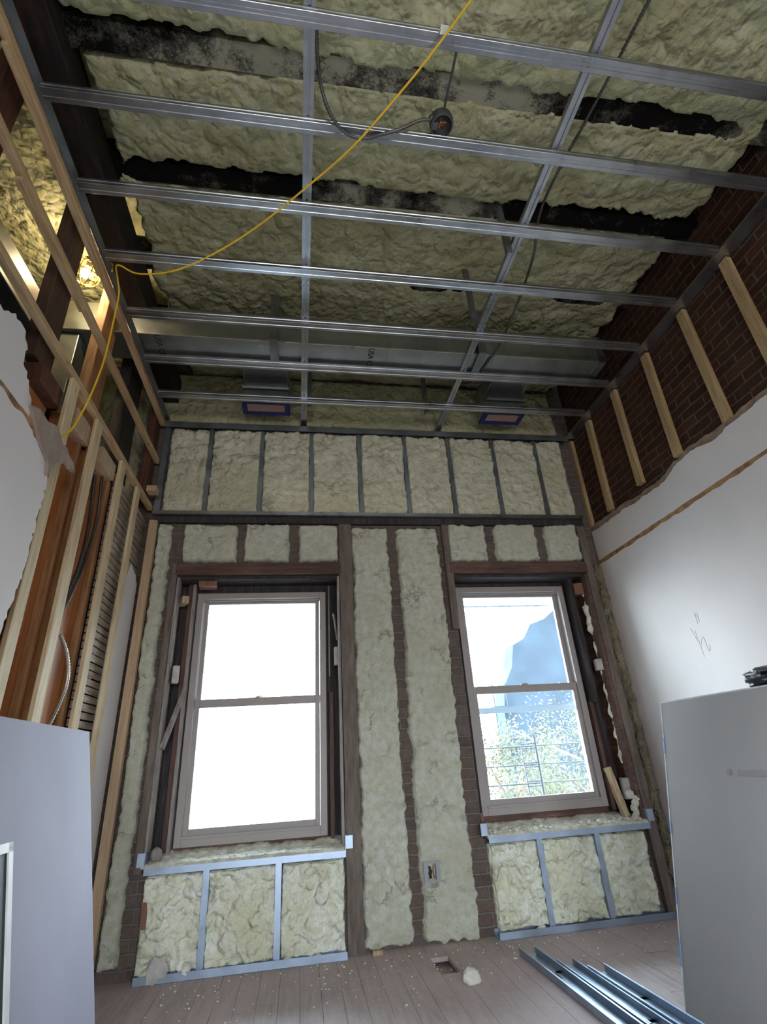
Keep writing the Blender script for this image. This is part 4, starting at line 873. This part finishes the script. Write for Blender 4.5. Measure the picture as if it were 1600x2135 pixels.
M['chunk'] = m_plain('torn plaster chunk', (0.30, 0.23, 0.185), 0.95, var=0.25, sc=12, bm=0.9)
fl = [(1.86, 2.40), (1.93, 2.43), (2.00, 2.42), (2.07, 2.45), (2.12, 2.44), (2.16, 2.41), (2.20, 2.42), (2.24, 2.40), (2.30, 2.39), (2.33, 2.36), (2.27, 2.35), (2.22, 2.36), (2.20, 2.33), (2.15, 2.31), (2.13, 2.26), (2.10, 2.21), (2.08, 2.27), (2.0, 2.30)]
mb = MB(); mb.plate([(-1.098, a, b) for a, b in fl], (0.85, 0, 0.1), 0.02); tag(mb.build('plaster_flap', 'chunk', wl), 'hanging brown chunk of lath plaster')
# dark rail and blocking behind the plank tops
mb = MB(); mb.box((XL-0.30, 0.6, 2.69), (XL-0.13, 3.84, 2.79)); tag(mb.build('old_ledger', 'old_y', None, 0.004), 'black old ledger beam behind the plank tops', 'beam')
for y0, y1, z0, z1, lab in ((2.02, 2.235, 2.66, 2.76, 'brown wood block above the first plank by the torn plaster'), (2.40, 2.60, 2.68, 2.80, 'grey brown wood block between first and second stud tops'), (2.80, 3.03, 2.70, 2.81, 'grey brown wood block between second and third stud tops')):
    mb = MB(); mb.box((XL-0.125, y0, z0), (XL-0.024, y1, z1)); tag(mb.build('wood_blocking', 'corner_z' if y0 > 2.3 else 'rust_z', None, 0.003), lab, 'block', 'blocking between the left studs')
mb = MB(); mb.box((XL+0.0, 3.58, 2.93), (XL+0.07, 3.66, 2.975)); tag(mb.build('wood_offcut', 'corner_z', None, 0.002), 'small tan offcut on the lowest plate near the corner', 'wood')
# old posts beyond the plates
def post(a, b, w_, d_, mt, lab):
    mb = MB(); mb.bar(a, b, w_, d_, (0, 1, 0)); return tag(mb.build('old_post', mt, None, 0.004), lab, 'post', 'old posts beyond the left plates')
post((-1.25, 2.09, 2.80), (-1.25, 2.07, 4.08), 0.165, 0.06, 'old_z', 'dark brown old post left of the work lamp')
post((-1.31, 2.76, 2.80), (-1.31, 2.80, 4.14), 0.20, 0.06, 'oldorange_z', 'lamp lit orange old post right of the work lamp')
post((-1.31, 3.37, 2.80), (-1.31, 3.35, 4.20), 0.26, 0.08, 'black_z', 'soot black old post further back beyond the plates')
post((-1.215, 3.745, 2.92), (-1.215, 3.745, 3.89), 0.13, 0.05, 'rust_z', 'rust brown old post in the far left corner')
post((-1.29, 1.43, 2.80), (-1.29, 1.42, 4.02), 0.14, 0.06, 'rust_z', 'dark rust old post at the top left of the view')
mb = MB(); mb.box((-1.20, 0.3, 3.90), (-1.06, 3.79, 4.13)); tag(mb.build('old_beam', 'old_y', None, 0.005), 'black and rust old beam above the stud wall along the ceiling edge', 'beam')

# ================================================================== RIGHT WALL STRAPS
for k, (y, z0, z1) in enumerate(((1.828, 2.80, 3.675), (2.226, 2.765, 3.672), (2.657, 2.79, 3.672), (3.085, 2.80, 3.672), (3.512, 2.785, 3.672), (3.835, 2.775, 3.672))):
    mb = MB(); tw = [0, 0.008, -0.008, -0.006, -0.010, 0.002][k]; mb.bar((2.557, y-tw, z0), (2.557, y+tw, z1), 0.064 if k < 5 else 0.045, 0.034, (0, 1, 0))
    o = tag(mb.build('furring_strip', 'strap_z', None, 0.002), 'pine furring strip on the right brick wall, %s from the %s' % (['sixth', 'fifth', 'fourth', 'third', 'second', 'first'][k], 'window corner'), 'strip', 'furring strips on the side brick')
    for t in (0.03, 0.3, 0.55, 0.8, 0.97):
        mb = MB(); mb.tube([(2.5395, y, z0+(z1-z0)*t), (2.5405, y, z0+(z1-z0)*t)], 0.0035, 6); mb.build('nail', 'box', o)

# ================================================================== DRYWALL SHEETS AND SCREEN
def sheet(lab, P, Q, y0, y1, t, mat, edge, name='drywall_sheet', x_shift0=0, taps=()):
    """sheet on its long edge, leaning; P bottom (x,z), Q top (x,z) at far end, x_shift0 moves the near end"""
    r = root(name, ((P[0]+x_shift0/2), (y0+y1)/2, 0), lab, 'drywall')
    n = Vector((Q[1]-P[1], 0, -(Q[0]-P[0]))).normalized(); s = -1 if P[0] < 0 else 1
    n = n*(s if n.x*s > 0 else -s)
    back = n if P[0] > 0 else n
    F = [(P[0]+x_shift0, y0, P[1]), (P[0], y1, P[1]), (Q[0], y1, Q[1]), (Q[0]+x_shift0, y0, Q[1])]
    mb = MB(); mb.plate(F, back, t); mb.build('board', mat, r)
    ofs = -back*0.0012
    mb = MB(); a = Vector((P[0], y1+0.0012, P[1])); b = Vector((Q[0], y1+0.0012, Q[1])); mb.plate([a, b, b+back*t, a+back*t], (0, 1, 0), 0.001)
    mb.plate([a+ofs, b+ofs, b+ofs-Vector((0, 0.006, 0)), a+ofs-Vector((0, 0.006, 0))], back, 0.001)
    c = Vector((Q[0]+x_shift0, y0, Q[1]+0.0008)); d = Vector((Q[0], y1, Q[1]+0.0008)); mb.plate([c+ofs, d+ofs, d+ofs-Vector((0, 0, 0.006)), c+ofs-Vector((0, 0, 0.006))], back, 0.001)
    tag(mb.build('edge_tape', edge, r), 'pale bluish taped edge'); k = 0
    for (t0, t1) in taps:
        a2 = a.lerp(b, t0); b2 = a.lerp(b, t1); o2 = ofs*2.2
        mb = MB(); mb.plate([a2+o2, b2+o2, b2+o2-Vector((0, 0.007, 0)), a2+o2-Vector((0, 0.007, 0))], back, 0.0012); mb.plate([a2+Vector((0, 0.002, 0)), b2+Vector((0, 0.002, 0)), b2+back*t+Vector((0, 0.002, 0)), a2+back*t+Vector((0, 0.002, 0))], (0, 1, 0), 0.001)
        tag(mb.build('tape_mark', 'tape', r), 'blue tape fleck on the edge')
    return r
rs = sheet('warm grey drywall sheet leaning on edge at the lower right', (1.617, 0.0), (1.893, 1.215), 0.25, 2.64, 0.0127, 'drywall_r', 'gypsum', taps=((0.52, 0.56), (0.30, 0.35), (0.12, 0.2), (0.80, 0.86)))
# sheets stacked behind it, and the bag lying on the stack
SHL = ('pale drywall sheet directly behind the leaning one at lower right', 'rearmost of the three drywall sheets leaning together at lower right')
for k in range(2):
    dx = 0.0145*(k+1)
    mb = MB(); n = Vector((1.215, 0, -0.276)).normalized(); F = [(1.617+dx, 0.25, 0.0), (1.617+dx, 2.60-0.06*k, 0.0), (1.893+dx, 2.60-0.06*k, 1.215+0.002*k), (1.893+dx, 0.25, 1.215+0.002*k)]
    mb.plate(F, n, 0.0127); tag(mb.build('drywall_sheet', 'gypsum'), SHL[k], 'drywall', 'sheets stacked behind the right one')
fx = lambda t, z: (1.617+(z/1.215)*0.276-0.0012, t, z)
mb = MB(); n = Vector((-1.215, 0, 0.276)).normalized()
for t0, t1, z0, z1 in ((1.88, 2.165, 0.884, 0.906),): mb.plate([fx(t0, z0), fx(t1, z0), fx(t1, z1), fx(t0, z1)], n, 0.0006)
mb.plate([fx(2.218+0.013*math.cos(a), 0.896+0.013*math.sin(a)) for a in np.linspace(0, 2*math.pi, 17)[:-1]], n, 0.0006)
tag(mb.build('faint_print', 'faint', rs), 'faint grey printed mark')
ls_ = sheet('bluish grey drywall sheet leaning on edge at the lower left', (-0.700, 0.0), (-0.935, 1.215), 0.25, 2.645, 0.0127, 'drywall', 'gypsum', x_shift0=0.10, taps=((0.10, 0.16), (0.22, 0.25)))
# black bag on top of the stack
bm = bmesh.new(); bmesh.ops.create_icosphere(bm, subdivisions=4, radius=1)
for v in bm.verts:
    c = v.co; th = math.atan2(c.z, c.y); k = 1+0.07*math.sin(5*th+4*c.x)+0.05*math.sin(11*th-6*c.x)+0.03*math.sin(17*th+9*c.y)
    v.co = Vector((c.x*0.10*k, c.y*0.26*k, c.z*0.050*k))+Vector((1.960, 1.84, 1.252))
mb = MB(); bm.verts.index_update(); mb.add([v.co.copy() for v in bm.verts], [[v.index for v in f.verts] for f in bm.faces], False); bm.free()
tag(mb.build('plastic_bag', 'black'), 'crumpled black plastic bag on top of the right drywall stack', 'bag')
# insect screen leaning on the left sheet
r = root('insect_screen', (-0.66, 1.5, 0), 'white framed insect screen leaning at the lower left edge', 'screen')
TZ = 0.885
def fr(mb, a, b, w_=0.022): mb.bar(a, b, w_, 0.009, (1, 0, 0))
mb = MB(); c00, c10, c11, c01 = (-0.62, 1.15, 0.0), (-0.62, 1.838, 0.0), (-0.80, 1.838, TZ), (-0.80, 1.15, TZ)
nrm = Vector((TZ, 0, 0.18)).normalized()
def rail(mb, a, b, inward, w_=0.024):
    a = Vector(a); b = Vector(b); iw = Vector(inward).normalized()*w_; mb.plate([a, b, b+iw, a+iw], nrm, 0.010)
upv = (Vector(c01)-Vector(c00)).normalized()
rail(mb, c10, c11, (0, -1, 0)); rail(mb, c00, c01, (0, 1, 0)); rail(mb, c01, c11, -upv); rail(mb, c00, c10, upv)
mb.build('screen_frame', 'white_frame', r)
mb = MB(); q = nrm*0.003
P = [Vector(c) + q for c in (c00, c10, c11, c01)]; mb.plate(P, nrm, 0.002); tag(mb.build('screen_mesh', 'screen', r), 'dark insect mesh')

# ================================================================== FLOOR THINGS
def floor_stud(p, q, w_, h, lab, tilt=0.0, holes=(), lip=True, z=0.002):
    """C stud lying with its web down and flanges up"""
    p = Vector(p); q = Vector(q); d = (q-p).normalized(); s = Vector((-d.y, d.x, 0))*(-1); L = (q-p).length
    t = 0.0016; up2 = (Vector((0, 0, 1))*math.cos(tilt)+s*math.sin(tilt)); s2 = s*math.cos(tilt)-Vector((0, 0, 1))*math.sin(tilt)
    if tilt > 0: p = p+Vector((0, 0, w_*math.sin(tilt)))
    elif tilt < 0: pass
    p = p+Vector((0, 0, z))
    P = lambda a, b, c: p+d*a+s2*b+up2*c
    mb = MB()
    def brick_(a0, a1, b0, b1, c0, c1): mb.add([P(a, b, c) for a in (a0, a1) for b in (b0, b1) for c in (c0, c1)], [(0, 1, 3, 2), (4, 6, 7, 5), (0, 4, 5, 1), (2, 3, 7, 6), (0, 2, 6, 4), (1, 5, 7, 3)])
    last = 0
    for hc in holes:
        brick_(last, hc-0.045, 0, w_, 0, t); brick_(hc-0.045, hc+0.045, 0, w_*0.32, 0, t); brick_(hc-0.045, hc+0.045, w_*0.68, w_, 0, t); last = hc+0.045
        brick_(hc-0.045, hc-0.018, 0, w_*0.42, 0, t); 
    brick_(last, L, 0, w_, 0, t)
    brick_(0, L, 0, t, t, h); brick_(0, L, w_-t, w_, t, h)
    if lip: brick_(0, L, t, 0.009, h-t, h); brick_(0, L, w_-0.009, w_-t, h-t, h)
    return tag(mb.build('loose_stud', 'steel_daylight'), lab, 'stud', 'loose metal studs on the floor')
def stud_between(a, b, w_, h, lab, holes, z=0.002, tilt=0):
    return floor_stud((a[0], a[1], 0), (b[0], b[1], 0), w_, h, lab, tilt, holes, True, z)
stud_between((1.325, 3.500), (1.365, 2.05), 0.096, 0.034, 'loose metal stud lying on the floor, leftmost of three', (0.33, 0.93))
stud_between((1.435, 3.270), (1.475, 2.05), 0.092, 0.030, 'loose metal stud lying on the floor, middle one', (0.70,), 0.004)
stud_between((1.532, 3.120), (1.574, 2.05), 0.092, 0.036, 'loose metal stud lying on the floor, rightmost and shortest', (0.36, 0.9), 0.006)

def chunk(c, r, lab, seed, mat='rubble_lump', sq=(1, 1, 0.8), name='foam_chunk'):
    mb = MB(); mb.lump((c[0], c[1], c[2]+r*sq[2]*0.8), r, seed, sq, 3, 0.45); return tag(mb.build(name, mat), lab, 'chunk')
chunk((0.867, 3.235, 0), 0.042, 'white foam chunk alone on the floor in the middle', 70)
chunk((1.566, 2.864, 0), 0.016, 'small pinkish chunk on the floor right of the loose studs', 71)
chunk((1.50, 3.80, 0.004), 0.030, 'white foam chunk in floor track by left stud under the right window', 72)
chunk((1.385, 3.80, 0.004), 0.014, 'small foam chunk in the right floor track, beside the bigger one', 73)
chunk((1.30, 3.80, 0.004), 0.024, 'flat foam chunk near left end of the right floor track', 74, sq=(1.3, 0.9, 0.5))
chunk((-0.615, 3.80, 0.004), 0.040, 'round foam chunk in the left floor track by the left stud', 75)
chunk((-0.045, 3.80, 0.004), 0.028, 'foam chunk in the left floor track past its right stud', 76)
chunk((0.12, 3.80, 0.004), 0.026, 'foam chunk at the right part of the left floor track', 77)
mb = MB(); pl = []
for i, (a, b) in enumerate(((0, 0), (0.05, -0.012), (0.09, 0.03), (0.13, 0.025), (0.15, 0.075), (0.125, 0.13), (0.13, 0.165), (0.08, 0.15), (0.045, 0.165), (0.02, 0.12), (0.0, 0.06))): pl.append(Vector((-0.80+a*0.75, 3.752-b*0.20, 0.012+b*0.75)))
mb.plate(pl, (0.1, -1, -0.2), 0.008); tag(mb.build('plaster_shard', 'whiteblock'), 'jagged white plaster shard propped on the left floor track', 'shard')
mb = MB(); mb.box((0.44, 3.775, 0.0), (0.50, 3.80, 0.022)); tag(mb.build('wood_offcut', 'corner_z'), 'small tan offcut on the floor at foot of left foam strip', 'wood')
mb = MB(); mb.box((1.33, 3.822, 0.03), (1.40, 3.84, 0.075)); tag(mb.build('wood_offcut', 'redblock'), 'small dark red offcut in front of foam under right window', 'wood')
mb = MB(); mb.bar((-0.865, 3.80, 0.38), (-0.862, 3.80, 0.24), 0.03, 0.02); tag(mb.build('wood_offcut', 'redblock'), 'small upright brown block at left edge of foam under left window', 'wood')
rg = random.Random(44); mb = MB()
for i in range(360):
    x_ = rg.uniform(-0.75, 2.3); y_ = 3.74-abs(rg.gauss(0, 0.35)); rr_ = rg.uniform(0.002, 0.007); mb.lump((x_, y_, rr_*0.4), rr_, i, (1, 1, 0.6), 1, 0.5)
tag(mb.build('floor_crumbs', 'rubble'), 'tiny plaster and foam crumbs scattered over the floor boards', 'debris', kind='stuff')

# ================================================================== OUTSIDE
mb = MB(); mb.box((-60, 4.6, -9.2), (60, 120, -9.0)); struct(mb.build('ground', 'street'), 'street ground outside far below the windows', 'ground')
r = root('netted_building', (20, 31, -9), 'blue grey netted building seen through the right window', 'building')
mb = MB(); mb.plate([(12.0, 31, -9), (12.0, 31, 3.0), (12.2, 31, 4.4), (12.9, 31, 5.6), (13.2, 31, 6.9), (14.0, 31, 7.3), (14.6, 31, 8.2), (15.6, 31, 8.5), (16.4, 31, 9.1), (19.0, 31, 10.2), (34, 31, 12.0), (34, 31, -9)], (0, 1, 0), 1.5); mb.build('netting', 'net', r)
mb = MB()
for z in (1.2, 3.2): mb.box((11.2, 30.4, z), (12.6, 31.0, z+0.12))
for x in (11.3, 12.1): mb.box((x, 30.6, -9), (x+0.06, 30.7, 4.6))
mb.build('scaffold', 'net', r)
def tree(x, y, z, rad, seed, lab):
    r = root('tree', (x, y, -9), lab, 'tree', 'trees outside the right window')
    mb = MB(); mb.tube([(x, y, -9), (x+0.2, y, -4), (x, y, z-rad*0.3), (x+0.3, y, z+rad*0.3)], [0.25, 0.2, 0.13, 0.05], 8)
    rg = random.Random(seed)
    for i in range(14):
        a = rg.uniform(0, 6.28); h = rg.uniform(-0.8, 0.5)*rad; mb.tube([(x, y, z+h-0.4), (x+math.cos(a)*rad*0.5, y+math.sin(a)*rad*0.5, z+h+0.2), (x+math.cos(a)*rad*0.85, y+math.sin(a)*rad*0.85, z+h+0.6)], [0.06, 0.035, 0.015], 6)
    mb.build('trunk', 'bark', r)
    mb = MB()
    cl = [(Vector((rg.gauss(0, 1), rg.gauss(0, 1), rg.gauss(0, 1))).normalized()*rad*rg.uniform(0.5, 1.0)) for _ in range(90)]
    for c in cl:
        for i in range(110):
            p = Vector((x, y, z))+Vector((c.x, c.y, c.z*0.95))+Vector((rg.gauss(0, 1), rg.gauss(0, 1), rg.gauss(0, 1)))*rad*0.11
            u = Vector((rg.uniform(-1, 1), rg.uniform(-1, 1), rg.uniform(-1, 1))).normalized(); v = u.orthogonal().normalized(); s = rg.uniform(0.035, 0.06)
            mb.add([p-u*s, p+v*s*0.5, p+u*s, p-v*s*0.5], [(0, 1, 2, 3)])
    tag(mb.build('foliage', 'leaf', r), kind='stuff')
tree(4.7, 12.4, -0.2, 1.9, 1, 'sunlit pale green tree low in the right window'); tree(8.7, 16.6, 0.1, 2.5, 2, 'sunlit pale tree crown at the right side of the right window')
r = root('fire_escape', (2.2, 5.2, 0.3), 'thin iron fire escape railing with ladder outside the right window', 'railing')
mb = MB()
for z in (1.055, 0.893, 0.735): mb.tube([(1.25, 5.2, z), (3.0, 5.2, z)], 0.006, 6)
mb.build('rail', 'iron', r)
mb = MB()
mb.tube([(2.13, 5.15, 0.3), (2.105, 5.15, 1.13)], 0.006, 6); mb.tube([(2.26, 5.15, 0.3), (2.252, 5.15, 1.14)], 0.014, 8)
for z in (1.075, 1.035, 0.91, 0.875, 0.755, 0.715): mb.tube([(2.105, 5.15, z), (2.255, 5.15, z)], 0.005, 6)
mb.build('ladder', 'iron', r)
mb = MB(); mb.tube([(2.78, 5.2, 0.3), (2.76, 5.2, 1.18)], 0.012, 8); mb.tube([(1.30, 5.2, 0.3), (1.30, 5.2, 1.06)], 0.008, 8); mb.build('post', 'iron', r)
mb = MB(); mb.box((1.1, 4.16, 0.26), (3.2, 5.25, 0.29)); mb.build('platform', 'iron', r)
